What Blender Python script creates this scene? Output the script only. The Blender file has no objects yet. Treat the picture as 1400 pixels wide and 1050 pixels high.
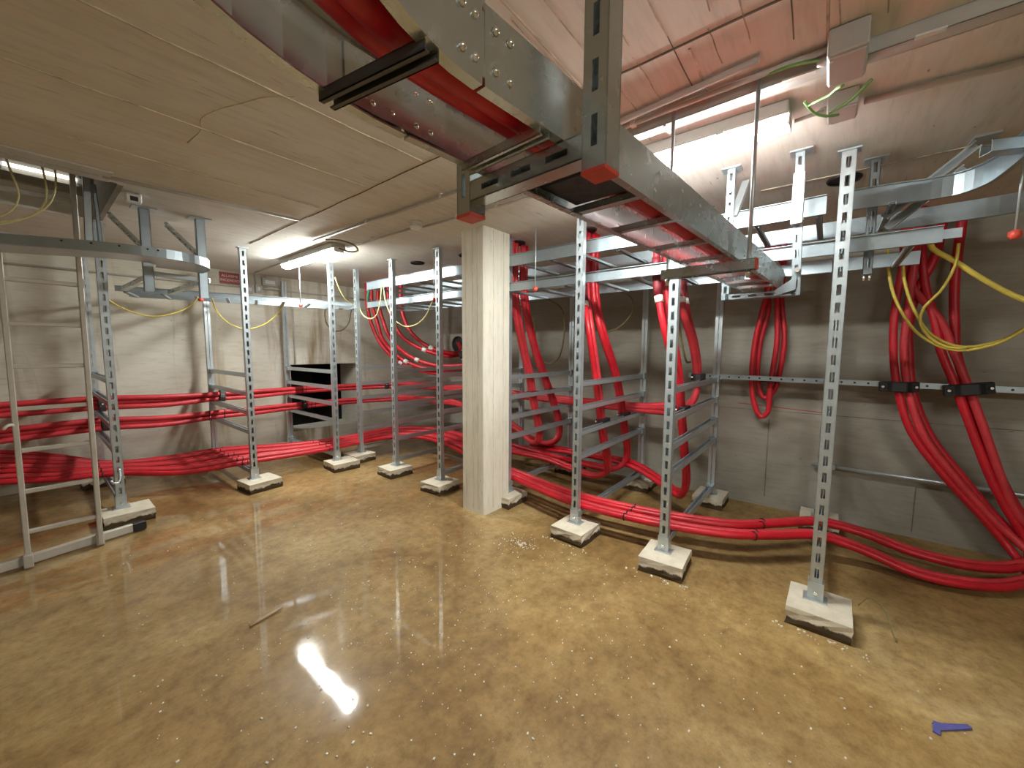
import bpy, bmesh, math, random
from mathutils import Vector as V, Matrix

random.seed(7)
scene = bpy.context.scene
COL = scene.collection

# ------------------------------------------------------------------ camera
cam_d = bpy.data.cameras.new('camera')
cam_d.sensor_fit = 'HORIZONTAL'
cam_d.sensor_width = 36.0
cam_d.lens = 36.0 * 533.0 / 1400.0
cam_d.clip_start = 0.02
cam = bpy.data.objects.new('camera', cam_d)
COL.objects.link(cam)
_p, _y, _r = math.radians(5.05), math.radians(38.8), math.radians(-0.3)
fw = V((math.cos(_y) * math.cos(_p), math.sin(_y) * math.cos(_p), -math.sin(_p)))
rt0 = V((math.sin(_y), -math.cos(_y), 0))
up0 = rt0.cross(fw)
rt = rt0 * math.cos(_r) - up0 * math.sin(_r)
up = rt0 * math.sin(_r) + up0 * math.cos(_r)
cam.matrix_world = Matrix(((rt.x, up.x, -fw.x, 0), (rt.y, up.y, -fw.y, 0), (rt.z, up.z, -fw.z, 1.5), (0, 0, 0, 1)))
scene.camera = cam

# ------------------------------------------------------------------ world, exposure
world = bpy.data.worlds.new('world')
scene.world = world
world.use_nodes = True
world.node_tree.nodes['Background'].inputs[0].default_value = (0.0, 0.0, 0.0, 1)
world.node_tree.nodes['Background'].inputs[1].default_value = 0.0
vs = scene.view_settings
vs.view_transform = 'Standard'
vs.look = 'None'
vs.gamma = 1.0
vs.use_curve_mapping = False
vs.exposure = 0.12
LAMP = 140.0          # emission of the fluorescent diffusers

H = 2.55             # ceiling height
XW = 4.40            # right hand wall
YW = 6.40            # left hand (far) wall
XB, YB = -4.2, -5.2  # walls behind the viewer

# ------------------------------------------------------------------ materials
MATS = {}


def nodes_of(name):
    m = bpy.data.materials.new(name)
    m.use_nodes = True
    nt = m.node_tree
    bs = nt.nodes['Principled BSDF']
    return m, nt, bs


def ramp(nt, fac, stops):
    r = nt.nodes.new('ShaderNodeValToRGB')
    el = r.color_ramp.elements
    while len(el) < len(stops):
        el.new(0.5)
    for e, (p, c) in zip(el, stops):
        e.position = p
        e.color = c if len(c) == 4 else (c[0], c[1], c[2], 1)
    nt.links.new(fac, r.inputs[0])
    return r.outputs[0]


def coords(nt, scale=(1, 1, 1), rot=(0, 0, 0), kind='Object', loc=(0, 0, 0)):
    tc = nt.nodes.new('ShaderNodeTexCoord')
    mp = nt.nodes.new('ShaderNodeMapping')
    mp.inputs['Scale'].default_value = scale
    mp.inputs['Rotation'].default_value = rot
    mp.inputs['Location'].default_value = loc
    nt.links.new(tc.outputs[kind], mp.inputs[0])
    return mp.outputs[0]


def noise(nt, vec, scale, detail=4, rough=0.6, dist=0.0):
    n = nt.nodes.new('ShaderNodeTexNoise')
    n.inputs['Scale'].default_value = scale
    n.inputs['Detail'].default_value = detail
    n.inputs['Roughness'].default_value = rough
    n.inputs['Distortion'].default_value = dist
    nt.links.new(vec, n.inputs['Vector'])
    return n.outputs['Fac']


def mixc(nt, fac, a, b, mode='MIX'):
    m = nt.nodes.new('ShaderNodeMix')
    m.data_type = 'RGBA'
    m.blend_type = mode
    for s, v in ((m.inputs[0], fac), (m.inputs[6], a), (m.inputs[7], b)):
        if hasattr(v, 'is_linked') or hasattr(v, 'links'):
            nt.links.new(v, s)
        elif isinstance(v, (int, float)):
            s.default_value = v
        else:
            s.default_value = (v[0], v[1], v[2], 1)
    return m.outputs[2]


def bump(nt, bs, h, strength=0.2, dist=0.01, inp='Normal'):
    b = nt.nodes.new('ShaderNodeBump')
    b.inputs['Strength'].default_value = strength
    b.inputs['Distance'].default_value = dist
    nt.links.new(h, b.inputs['Height'])
    nt.links.new(b.outputs[0], bs.inputs[inp])
    return b


def plain(name, c, rough=0.5, metal=0.0, var=0.12, scale=12.0, bmp=0.0, spec=None):
    m, nt, bs = nodes_of(name)
    v = coords(nt)
    n = noise(nt, v, scale, 5, 0.65)
    lo = tuple(x * (1 - var) for x in c)
    hi = tuple(min(1, x * (1 + var)) for x in c)
    nt.links.new(ramp(nt, n, [(0.3, lo), (0.7, hi)]), bs.inputs['Base Color'])
    bs.inputs['Metallic'].default_value = metal
    rr = ramp(nt, noise(nt, v, scale * 2.3, 3, 0.6), [(0.3, (rough * 0.8,) * 3), (0.7, (min(1, rough * 1.2),) * 3)])
    nt.links.new(rr, bs.inputs['Roughness'])
    if bmp:
        bump(nt, bs, noise(nt, v, scale * 4, 4), bmp, 0.004)
    if spec is not None:
        bs.inputs['Specular IOR Level'].default_value = spec
    MATS[name] = m
    return m


def concrete(name, stops, grain=(1, 1, 1), stain=None, streak=None, bmp=0.25, voids=0.35, lines=None, mud=False):
    """board formed concrete: two noise scales, long grain, small voids, optional drip stains"""
    m, nt, bs = nodes_of(name)
    v = coords(nt)
    big = noise(nt, v, 0.9, 5, 0.6, 0.6)
    col = ramp(nt, big, stops)
    fine = noise(nt, coords(nt, grain), 9.0, 6, 0.7)
    col = mixc(nt, 0.55, col, ramp(nt, fine, [(0.25, (0.58, 0.56, 0.54)), (0.5, (0.9, 0.9, 0.9)), (0.75, (1, 1, 1))]), 'MULTIPLY')
    if stain:
        s = noise(nt, coords(nt, stain[1]), stain[2], 5, 0.6, 0.8)
        f = ramp(nt, s, [(stain[3], (0, 0, 0)), (stain[4], (1, 1, 1))])
        col = mixc(nt, f, col, stain[0])
    # dark little voids, drawn out along the boards
    vo = nt.nodes.new('ShaderNodeTexVoronoi')
    vo.inputs['Scale'].default_value = 7.0
    nt.links.new(coords(nt, tuple(0.5 + 0.5 * g for g in grain)), vo.inputs['Vector'])
    vd = ramp(nt, vo.outputs['Distance'], [(0.03, (1, 1, 1)), (0.075, (0, 0, 0))])
    gate = ramp(nt, noise(nt, v, 2.6, 2), [(0.50, (0, 0, 0)), (0.58, (1, 1, 1))])
    vd2 = mixc(nt, 1.0, vd, gate, 'MULTIPLY')
    vf = mixc(nt, 1.0, vd2, (voids * 2, voids * 2, voids * 2), 'MULTIPLY')
    col = mixc(nt, vf, col, (0.10, 0.075, 0.055))
    if lines:
        # torn wood fibre marks left by the shutter boards
        ln = noise(nt, coords(nt, lines), 2.4, 3, 0.55, 0.3)
        lf = ramp(nt, ln, [(0.63, (0, 0, 0)), (0.70, (1, 1, 1))])
        g2 = ramp(nt, noise(nt, v, 1.7, 3, 0.5), [(0.46, (0, 0, 0)), (0.60, (0.55, 0.55, 0.55))])
        col = mixc(nt, mixc(nt, 1.0, lf, g2, 'MULTIPLY'), col, (0.24, 0.18, 0.13))
    nt.links.new(col, bs.inputs['Base Color'])
    bs.inputs['Roughness'].default_value = 0.82
    bs.inputs['Specular IOR Level'].default_value = 0.25
    hh = mixc(nt, 0.5, ramp(nt, fine, [(0.3, (0, 0, 0)), (0.7, (1, 1, 1))]), ramp(nt, vo.outputs['Distance'], [(0.02, (0, 0, 0)), (0.1, (1, 1, 1))]))
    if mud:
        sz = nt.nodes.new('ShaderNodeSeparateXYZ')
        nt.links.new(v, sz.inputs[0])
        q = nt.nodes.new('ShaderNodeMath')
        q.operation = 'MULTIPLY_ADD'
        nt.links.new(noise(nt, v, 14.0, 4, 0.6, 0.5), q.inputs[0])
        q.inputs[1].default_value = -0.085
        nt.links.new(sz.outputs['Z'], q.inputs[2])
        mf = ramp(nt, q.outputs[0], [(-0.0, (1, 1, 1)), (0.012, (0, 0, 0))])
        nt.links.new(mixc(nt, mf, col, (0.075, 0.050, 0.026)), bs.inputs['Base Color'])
    bump(nt, bs, hh, bmp, 0.006)
    MATS[name] = m
    return m


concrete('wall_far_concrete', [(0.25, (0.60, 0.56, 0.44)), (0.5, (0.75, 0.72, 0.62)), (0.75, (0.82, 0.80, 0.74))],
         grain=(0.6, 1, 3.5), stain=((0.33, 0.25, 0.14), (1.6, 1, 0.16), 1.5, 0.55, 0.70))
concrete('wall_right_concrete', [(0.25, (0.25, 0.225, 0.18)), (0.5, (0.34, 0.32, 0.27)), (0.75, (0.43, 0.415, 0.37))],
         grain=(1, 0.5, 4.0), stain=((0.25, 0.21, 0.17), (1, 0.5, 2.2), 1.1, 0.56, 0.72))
concrete('ceiling_concrete', [(0.25, (0.62, 0.59, 0.515)), (0.5, (0.73, 0.71, 0.645)), (0.75, (0.82, 0.81, 0.76))],
         grain=(0.3, 2.6, 1), stain=((0.66, 0.585, 0.505), (0.5, 1.6, 1), 1.2, 0.60, 0.74), voids=0.45, lines=(2.2, 26, 1))
concrete('column_concrete', [(0.25, (0.74, 0.70, 0.58)), (0.5, (0.84, 0.80, 0.69)), (0.75, (0.88, 0.86, 0.78))],
         grain=(3, 3, 0.5), bmp=0.2)
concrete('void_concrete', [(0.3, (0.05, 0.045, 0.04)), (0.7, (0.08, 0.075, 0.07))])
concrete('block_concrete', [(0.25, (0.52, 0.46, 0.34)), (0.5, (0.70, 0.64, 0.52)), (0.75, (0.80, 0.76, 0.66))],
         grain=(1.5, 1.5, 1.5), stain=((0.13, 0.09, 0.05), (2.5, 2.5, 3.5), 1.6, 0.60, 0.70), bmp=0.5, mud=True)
plain('seam_concrete', (0.46, 0.40, 0.31), 0.9, var=0.5, scale=9, bmp=0.4)
plain('wall_seam', (0.17, 0.145, 0.115), 0.9, var=0.4, scale=9)
plain('board_line', (0.60, 0.54, 0.42), 0.9, var=0.35, scale=7)

# wet muddy floor under a film of water
m, nt, bs = nodes_of('wet_floor')
v = coords(nt)
base = ramp(nt, noise(nt, v, 1.1, 8, 0.66, 0.5), [(0.28, (0.205, 0.120, 0.040)), (0.46, (0.31, 0.198, 0.075)), (0.58, (0.40, 0.275, 0.115)), (0.74, (0.52, 0.395, 0.205))])
mot = ramp(nt, noise(nt, v, 13.0, 8, 0.78), [(0.34, (0.55, 0.49, 0.41)), (0.5, (0.88, 0.87, 0.85)), (0.66, (1.18, 1.18, 1.16))])
base = mixc(nt, 0.85, base, mot, 'MULTIPLY')
rust = ramp(nt, noise(nt, coords(nt, (1, 0.4, 1), (0, 0, 0.5)), 1.2, 4, 0.6, 0.8), [(0.62, (0, 0, 0)), (0.78, (0.25, 0.25, 0.25))])
base = mixc(nt, rust, base, (0.34, 0.15, 0.06))
base = mixc(nt, 0.8, base, ramp(nt, noise(nt, v, 0.7, 4, 0.6, 0.7), [(0.36, (0.62, 0.58, 0.52)), (0.55, (1.0, 1.0, 1.0)), (0.7, (1.12, 1.12, 1.1))]), 'MULTIPLY')
nt.links.new(base, bs.inputs['Base Color'])
bs.inputs['Roughness'].default_value = 0.6
bs.inputs['Specular IOR Level'].default_value = 0.25
sx = nt.nodes.new('ShaderNodeSeparateXYZ')
nt.links.new(v, sx.inputs[0])


def math_n(op, a, c):
    q = nt.nodes.new('ShaderNodeMath')
    q.operation = op
    for k_, w_ in enumerate((a, c)):
        if isinstance(w_, (int, float)):
            q.inputs[k_].default_value = w_
        else:
            nt.links.new(w_, q.inputs[k_])
    return q.outputs[0]


# the water stands on the far left half of the room and thins out to the right
lie = math_n('SUBTRACT', math_n('MULTIPLY', sx.outputs['Y'], 0.9), math_n('MULTIPLY', sx.outputs['X'], 0.55))
lie = math_n('ADD', lie, math_n('MULTIPLY', noise(nt, v, 1.3, 4, 0.6, 0.4), 1.2))
wet = ramp(nt, math_n('MULTIPLY', lie, 0.4), [(0.36, (0.12,) * 3), (0.55, (1.0,) * 3)])
nt.links.new(wet, bs.inputs['Coat Weight'])
nt.links.new(ramp(nt, noise(nt, v, 1.6, 4, 0.6), [(0.42, (0.012,) * 3), (0.66, (0.10,) * 3)]), bs.inputs['Coat Roughness'])
bs.inputs['Coat IOR'].default_value = 1.45
bump(nt, bs, noise(nt, v, 26.0, 6, 0.7), 0.35, 0.004)
bump(nt, bs, noise(nt, v, 34.0, 3, 0.55), 0.035, 0.003, 'Coat Normal')
MATS['wet_floor'] = m

# galvanised steel with a soft spangle
for nm, c, ro in (('galvanised', (0.56, 0.62, 0.65), 0.36), ('galvanised_rail', (0.40, 0.465, 0.505), 0.36), ('dark_steel', (0.56, 0.61, 0.61), 0.26), ('black_steel', (0.075, 0.076, 0.076), 0.42), ('dull_alu', (0.60, 0.57, 0.51), 0.5)):
    m, nt, bs = nodes_of(nm)
    v = coords(nt)
    n1 = noise(nt, v, 26, 2, 0.5)
    n2 = noise(nt, v, 3.0, 3, 0.6)
    cc = mixc(nt, 0.5, ramp(nt, n1, [(0.3, tuple(x * 0.90 for x in c)), (0.7, tuple(min(1, x * 1.07) for x in c))]),
              ramp(nt, n2, [(0.3, tuple(x * 0.8 for x in c)), (0.7, tuple(min(1, x * 1.1) for x in c))]))
    nt.links.new(cc, bs.inputs['Base Color'])
    bs.inputs['Metallic'].default_value = {'black_steel': 0.0, 'dull_alu': 0.3, 'dark_steel': 0.8, 'galvanised_rail': 0.8}.get(nm, 0.7)
    nt.links.new(ramp(nt, n1, [(0.3, (ro * 0.92,) * 3), (0.7, (ro * 1.10,) * 3)]), bs.inputs['Roughness'])
    MATS[nm] = m

plain('red_jacket', (0.52, 0.010, 0.022), 0.42, var=0.22, scale=5, bmp=0.03)
plain('red_jacket_dusty', (0.56, 0.034, 0.046), 0.48, var=0.22, scale=6, bmp=0.03)
plain('shaded_red', (0.15, 0.010, 0.016), 0.55, var=0.2)  # cable red with the shade near the trays put into the colour
plain('white_band', (0.78, 0.78, 0.76), 0.5, var=0.05)
plain('yellow_wire', (0.72, 0.58, 0.10), 0.5, var=0.15)
plain('pale_yellow_wire', (0.74, 0.66, 0.30), 0.5, var=0.15)
plain('olive_wire', (0.20, 0.17, 0.07), 0.6, var=0.2)
plain('green_wire', (0.20, 0.42, 0.14), 0.5, var=0.15)
plain('teal_sleeve', (0.02, 0.25, 0.14), 0.5)
plain('grey_plastic', (0.50, 0.50, 0.48), 0.5, var=0.05)
plain('grey_conduit', (0.52, 0.50, 0.46), 0.45, var=0.08)
plain('white_plastic', (0.80, 0.80, 0.78), 0.45, var=0.04)
plain('black_rubber', (0.012, 0.012, 0.014), 0.5)
plain('navy_sheet', (0.010, 0.012, 0.03), 0.45)
plain('red_cap', (0.62, 0.07, 0.045), 0.5)
plain('sign_red', (0.36, 0.03, 0.035), 0.45)
plain('rust_paint', (0.35, 0.06, 0.05), 0.8)
plain('blue_tape', (0.10, 0.10, 0.32), 0.6)
plain('bright_bolt', (0.80, 0.79, 0.76), 0.25, metal=0.9, var=0.1)
plain('chip_white', (0.72, 0.68, 0.58), 0.7, var=0.3)
plain('wood_stick', (0.42, 0.32, 0.20), 0.7)

m, nt, bs = nodes_of('lit_diffuser')
bs.inputs['Base Color'].default_value = (0.9, 0.9, 0.9, 1)
bs.inputs['Emission Color'].default_value = (0.985, 1.0, 0.95, 1)
bs.inputs['Emission Strength'].default_value = LAMP
MATS['lit_diffuser'] = m
m, nt, bs = nodes_of('lit_tube')
bs.inputs['Emission Color'].default_value = (1.0, 0.97, 0.9, 1)
bs.inputs['Emission Strength'].default_value = 4.0
MATS['lit_tube'] = m

# ------------------------------------------------------------------ mesh helpers


class B:
    def __init__(self):
        self.bm = bmesh.new()

    def hull8(self, pts):
        vs_ = [self.bm.verts.new(p) for p in pts]
        for f in ((0, 3, 2, 1), (4, 5, 6, 7), (0, 1, 5, 4), (1, 2, 6, 5), (2, 3, 7, 6), (3, 0, 4, 7)):
            self.bm.faces.new([vs_[i] for i in f])
        return self

    def box(self, c, s, M=None):
        c = V(c)
        h = V(s) / 2
        pts = []
        for z in (-1, 1):
            for x, y in ((-1, -1), (1, -1), (1, 1), (-1, 1)):
                p = V((x * h.x, y * h.y, z * h.z))
                if M:
                    p = M @ p
                pts.append(c + p)
        return self.hull8(pts)

    def span(self, lo, hi):
        lo, hi = V(lo), V(hi)
        return self.box((lo + hi) / 2, hi - lo)

    def bar(self, a, b, w, h, upv=(0, 0, 1)):
        """box of section w (side) by h (up) from a to b"""
        a, b = V(a), V(b)
        t = (b - a).normalized()
        u = V(upv)
        if abs(t.dot(u)) > 0.98:
            u = V((1, 0, 0))
        s = t.cross(u).normalized()
        u = s.cross(t).normalized()
        pts = []
        for e in (a, b):
            for i, j in ((-1, -1), (1, -1), (1, 1), (-1, 1)):
                pts.append(e + s * (i * w / 2) + u * (j * h / 2))
        return self.hull8(pts)

    def uchan(self, a, b, w, h, t=0.003, upv=(0, 0, 1)):
        """channel open on the up side; a and b lie on the bottom centre line"""
        a, b = V(a), V(b)
        d = (b - a).normalized()
        u = V(upv)
        if abs(d.dot(u)) > 0.98:
            u = V((1, 0, 0))
        s = d.cross(u).normalized()
        u = s.cross(d).normalized()
        self.bar(a + u * t / 2, b + u * t / 2, w, t, u)
        for k in (-1, 1):
            o = s * (k * (w - t) / 2)
            self.bar(a + o + u * h / 2, b + o + u * h / 2, t, h, u)
            o2 = s * (k * (w / 2 - 0.004))
            self.bar(a + o2 + u * (h - t / 2), b + o2 + u * (h - t / 2), 0.008, t, u)
        return self

    def sweep(self, prof, path, upv=(0, 0, 1), cap=True):
        """closed 2D profile (side, up) swept along a path"""
        path = [V(p) for p in path]
        rings = []
        n = len(path)
        for i, p in enumerate(path):
            t = (path[min(i + 1, n - 1)] - path[max(i - 1, 0)]).normalized()
            s = t.cross(V(upv)).normalized()
            u = s.cross(t).normalized()
            rings.append([self.bm.verts.new(p + s * a + u * b) for a, b in prof])
        k = len(prof)
        for r0, r1 in zip(rings, rings[1:]):
            for j in range(k):
                self.bm.faces.new((r0[j], r0[(j + 1) % k], r1[(j + 1) % k], r1[j]))
        if cap:
            self.bm.faces.new(rings[0][::-1])
            self.bm.faces.new(rings[-1])
        return self

    def tube(self, pts, r, n=8, cap=True):
        pts = [V(p) for p in pts]
        N = len(pts)
        tang = [(pts[min(i + 1, N - 1)] - pts[max(i - 1, 0)]).normalized() for i in range(N)]
        ref = V((0, 0, 1)) if abs(tang[0].z) < 0.9 else V((1, 0, 0))
        s = tang[0].cross(ref).normalized()
        rings = []
        for i in range(N):
            t = tang[i]
            s = (s - t * s.dot(t)).normalized()
            u = t.cross(s)
            rr = r[i] if isinstance(r, (list, tuple)) else r
            rings.append([self.bm.verts.new(pts[i] + (s * math.cos(a) + u * math.sin(a)) * rr) for a in (2 * math.pi * k / n for k in range(n))])
        for a, b in zip(rings, rings[1:]):
            for j in range(n):
                f = self.bm.faces.new((a[j], a[(j + 1) % n], b[(j + 1) % n], b[j]))
                f.smooth = True
        if cap:
            self.bm.faces.new(rings[0][::-1])
            self.bm.faces.new(rings[-1])
        return self

    def cyl(self, a, b, r, n=12):
        return self.tube([a, b], r, n)

    def ring(self, c, axis, R, r, n=14, k=5, squash=None):
        c, axis = V(c), V(axis).normalized()
        ref = V((0, 0, 1)) if abs(axis.z) < 0.9 else V((1, 0, 0))
        s = axis.cross(ref).normalized()
        u = s.cross(axis).normalized()
        rows = []
        for i in range(n):
            a = 2 * math.pi * i / n
            d = s * math.cos(a) + u * math.sin(a)
            rows.append([self.bm.verts.new(c + d * (R + r * math.cos(b)) + axis * (r * 1.6 * math.sin(b))) for b in (2 * math.pi * j / k for j in range(k))])
        for i in range(n):
            a, b = rows[i], rows[(i + 1) % n]
            for j in range(k):
                self.bm.faces.new((a[j], a[(j + 1) % k], b[(j + 1) % k], b[j])).smooth = True
        return self

    def mesh(self, name, origin=(0, 0, 0), bevel=0.0, seg=1):
        if bevel:
            bmesh.ops.bevel(self.bm, geom=self.bm.edges[:], offset=bevel, segments=seg, affect='EDGES', profile=0.5)
        bmesh.ops.recalc_face_normals(self.bm, faces=self.bm.faces[:])
        o = V(origin)
        if o.length:
            bmesh.ops.translate(self.bm, verts=self.bm.verts[:], vec=-o)
        me = bpy.data.meshes.new(name)
        self.bm.to_mesh(me)
        self.bm.free()
        return me


def link(name, me, mat, parent=None, loc=(0, 0, 0), rot=None):
    if not me.materials:
        me.materials.append(MATS[mat])
    o = bpy.data.objects.new(name, me)
    COL.objects.link(o)
    o.location = loc
    if rot:
        o.rotation_euler = rot
    if parent:
        o.parent = parent
    return o


def obj(name, b, mat, parent=None, bevel=0.0, seg=1):
    """world-space bmesh -> object; under a parent the coordinates are the parent's own"""
    return link(name, b.mesh(name, bevel=bevel, seg=seg), mat, parent)


def tag(o, label, cat, group=None):
    o['label'] = label
    o['category'] = cat
    if group:
        o['group'] = group
    return o


def struct(o, label=None, cat=None):
    o['kind'] = 'structure'
    if label:
        tag(o, label, cat)
    return o


def thing(name, label, cat, loc=(0, 0, 0), group=None, rz=0):
    o = bpy.data.objects.new(name, None)
    o.empty_display_size = 0.05
    COL.objects.link(o)
    o.location = loc
    o.rotation_euler = (0, 0, rz)
    return tag(o, label, cat, group)


def smooth_path(pts, step=0.05):
    """Catmull-Rom through the points, resampled"""
    P = [V(p) for p in pts]
    P = [P[0] * 2 - P[1]] + P + [P[-1] * 2 - P[-2]]
    out = []
    for i in range(1, len(P) - 2):
        a, b, c, d = P[i - 1:i + 3]
        # centripetal parametrisation keeps tight bends round
        t0 = 0
        t1 = t0 + max((b - a).length, 1e-4) ** 0.5
        t2 = t1 + max((c - b).length, 1e-4) ** 0.5
        t3 = t2 + max((d - c).length, 1e-4) ** 0.5
        k = max(2, int((c - b).length / step))
        for j in range(k):
            t = t1 + (t2 - t1) * j / k
            A1 = a * ((t1 - t) / (t1 - t0)) + b * ((t - t0) / (t1 - t0))
            A2 = b * ((t2 - t) / (t2 - t1)) + c * ((t - t1) / (t2 - t1))
            A3 = c * ((t3 - t) / (t3 - t2)) + d * ((t - t2) / (t3 - t2))
            B1 = A1 * ((t2 - t) / (t2 - t0)) + A2 * ((t - t0) / (t2 - t0))
            B2 = A2 * ((t3 - t) / (t3 - t1)) + A3 * ((t - t1) / (t3 - t1))
            out.append(B1 * ((t2 - t) / (t2 - t1)) + B2 * ((t - t1) / (t2 - t1)))
    out.append(P[-2])
    return out


def lerp(a, b, t):
    return a + (b - a) * t


# ------------------------------------------------------------------ the room shell
b = B()
b.span((XB, YB, -0.15), (XW + 0.3, YW + 0.3, 0.0))
struct(obj('floor', b, 'wet_floor'), 'brown muddy concrete floor with a wet shiny film', 'floor')

# ceiling slab with a rectangular access hatch in it
hx0, hx1, hy0, hy1 = -0.75, 0.44, 3.62, 4.78
b = B()
b.span((XB - 0.2, YB - 0.2, H), (hx0, YW + 0.3, H + 0.2))
b.span((hx1, YB - 0.2, H), (XW + 0.3, YW + 0.3, H + 0.2))
b.span((hx0, YB - 0.2, H), (hx1, hy0, H + 0.2))
b.span((hx0, hy1, H), (hx1, YW + 0.3, H + 0.2))
ceiling = struct(obj('ceiling', b, 'ceiling_concrete'), 'low board-marked concrete ceiling slab', 'ceiling')
# raised fins of concrete where the shutter boards met
rs = random.Random(3)


def seam(a, bb, w=0.012, h=0.004, mat='seam_concrete'):
    a, bb = V(a), V(bb)
    n = max(4, int((bb - a).length / 0.12))
    path, prof = [], [(-w / 2, 0.002), (w / 2, 0.002), (w * 0.2, -h), (-w * 0.2, -h)]
    d = (bb - a).normalized()
    s = d.cross(V((0, 0, 1)))
    for i in range(n + 1):
        path.append(a + (bb - a) * (i / n) + s * rs.uniform(-0.004, 0.004))
    o = obj('formwork_seam', B().sweep(prof, path), mat, ceiling)
    return o


for y, x0, x1 in ((1.83, -1.5, 1.46), (2.40, -1.5, 1.46), (0.83, 0.2, 1.46), (3.02, 0.2, 1.45), (-0.3, -1.2, 1.5), (0.44, 1.52, 2.0), (0.06, 1.5, 1.85), (1.2, 1.5, 2.6)):
    seam((x0, y, H), (x1, y, H))
crack = smooth_path([(0.775, 1.80, H), (0.70, 1.90, H), (0.655, 2.02, H), (0.60, 2.17, H), (0.575, 2.31, H), (0.60, 2.42, H), (0.59, 2.62, H - 0.004)], 0.03)
obj('ceiling_crack', B().sweep([(-0.003, 0.002), (0.003, 0.002), (0.001, -0.0012), (-0.001, -0.0012)], crack), 'seam_concrete', ceiling)
for x, y0, y1 in ((3.1, -0.6, 0.4),):
    seam((x, y0, H), (x, y1, H), 0.014, 0.005)
for y0, y1, w in ((-2.5, -0.2, 0.010), (-0.2, 0.75, 0.012), (0.75, 1.7, 0.008), (1.7, 3.3, 0.009), (3.3, 4.6, 0.007)):
    seam((1.485, y0, H), (1.49, y1, H), w, 0.004, 'wall_seam')
for k in range(16):
    y = -0.55 + k * 0.115 + rs.uniform(-0.012, 0.012)
    seam((1.49 - rs.uniform(0.0, 0.12), y, H), (1.49 + rs.uniform(0.12, 0.30), y + rs.uniform(-0.01, 0.01), H), 0.006, 0.0025, 'wall_seam' if k % 3 == 0 else 'seam_concrete')
for k in range(9):
    y = -0.15 + k * 0.125 + rs.uniform(-0.012, 0.012)
    seam((1.0 + rs.uniform(-0.1, 0.1), y, H), (1.40 + rs.uniform(-0.06, 0.04), y, H), 0.006, 0.0025)

# shaft above the hatch
b = B()
b.span((hx0 - 0.15, hy1, H + 0.2), (hx1 + 0.15, hy1 + 0.15, H + 0.95))
b.span((hx0 - 0.15, hy0 - 0.15, H + 0.2), (hx1 + 0.15, hy0, H + 0.95))
b.span((hx1, hy0, H + 0.2), (hx1 + 0.15, hy1, H + 0.95))
b.span((hx0 - 0.15, hy0, H + 0.2), (hx0, hy1, H + 0.95))
b.span((hx0 - 0.15, hy0 - 0.15, H + 0.95), (hx1 + 0.15, hy1 + 0.15, H + 1.05))
b.span((hx0, hy1 - 0.04, H + 0.17), (hx1, hy1 - 0.001, H + 0.23))
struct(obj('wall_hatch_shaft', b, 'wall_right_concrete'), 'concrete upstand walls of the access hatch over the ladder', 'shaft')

# far (left hand) wall with a rectangular dark opening
ox0, ox1, oz0, oz1 = 2.53, 3.64, 0.21, 1.25
b = B()
b.span((XB - 0.2, YW, 0), (ox0, YW + 0.3, H))
b.span((ox1, YW, 0), (XW + 0.3, YW + 0.3, H))
b.span((ox0, YW, 0), (ox1, YW + 0.3, oz0))
b.span((ox0, YW, oz1), (ox1, YW + 0.3, H))
b.span((ox1, YW + 0.3, oz0 - 0.35), (ox1 + 0.2, YW + 0.62, oz1 + 0.15))
b.span((ox0, YW + 0.3, oz0 - 0.35), (ox1, YW + 0.62, oz0 - 0.02))
struct(obj('wall_left', b, 'wall_far_concrete'), 'stained pale concrete wall behind the ladder', 'wall')
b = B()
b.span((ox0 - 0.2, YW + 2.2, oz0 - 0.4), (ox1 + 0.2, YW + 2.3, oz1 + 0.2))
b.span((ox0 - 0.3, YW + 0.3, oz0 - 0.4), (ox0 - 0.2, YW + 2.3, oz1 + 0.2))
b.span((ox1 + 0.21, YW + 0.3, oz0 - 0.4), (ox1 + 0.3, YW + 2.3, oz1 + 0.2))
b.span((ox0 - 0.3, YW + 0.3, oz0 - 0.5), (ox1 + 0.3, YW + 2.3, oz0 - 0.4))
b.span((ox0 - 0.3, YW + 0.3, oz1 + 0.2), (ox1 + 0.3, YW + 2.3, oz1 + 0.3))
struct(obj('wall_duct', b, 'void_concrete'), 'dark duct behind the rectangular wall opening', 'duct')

b = B()
b.span((XW, YB - 0.2, 0), (XW + 0.3, YW, H))
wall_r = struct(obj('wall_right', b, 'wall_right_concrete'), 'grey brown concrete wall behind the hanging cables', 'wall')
rs = random.Random(5)


def wseam(p, q, w, mat='wall_seam', nm='formwork_seam'):
    obj(nm, B().bar(p, q, 0.004, w, (0, 0, 1) if abs(V(q).z - V(p).z) < 0.5 else (0, 1, 0)), mat, wall_r)


wseam((XW, 1.1, 0.93), (XW, -2.0, 0.95), 0.006)
wseam((XW, 0.66, 0.985), (XW, -0.02, 0.955), 0.007, 'rust_paint', 'chalk_line')
wseam((XW, -0.62, 0.05), (XW, -0.62, 0.42), 0.012)
wseam((XW, 0.39, 0.1), (XW, 0.39, 0.85), 0.008)
b = B()
b.span((XB - 0.2, YB - 0.2, 0), (XB, YW, H))
struct(obj('wall_back', b, 'wall_far_concrete'), 'concrete wall behind the viewer', 'wall')
b = B()
b.span((XB, YB - 0.2, 0), (XW, YB, H))
struct(obj('wall_rear', b, 'wall_right_concrete'), 'concrete wall at the near end of the room', 'wall')

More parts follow.
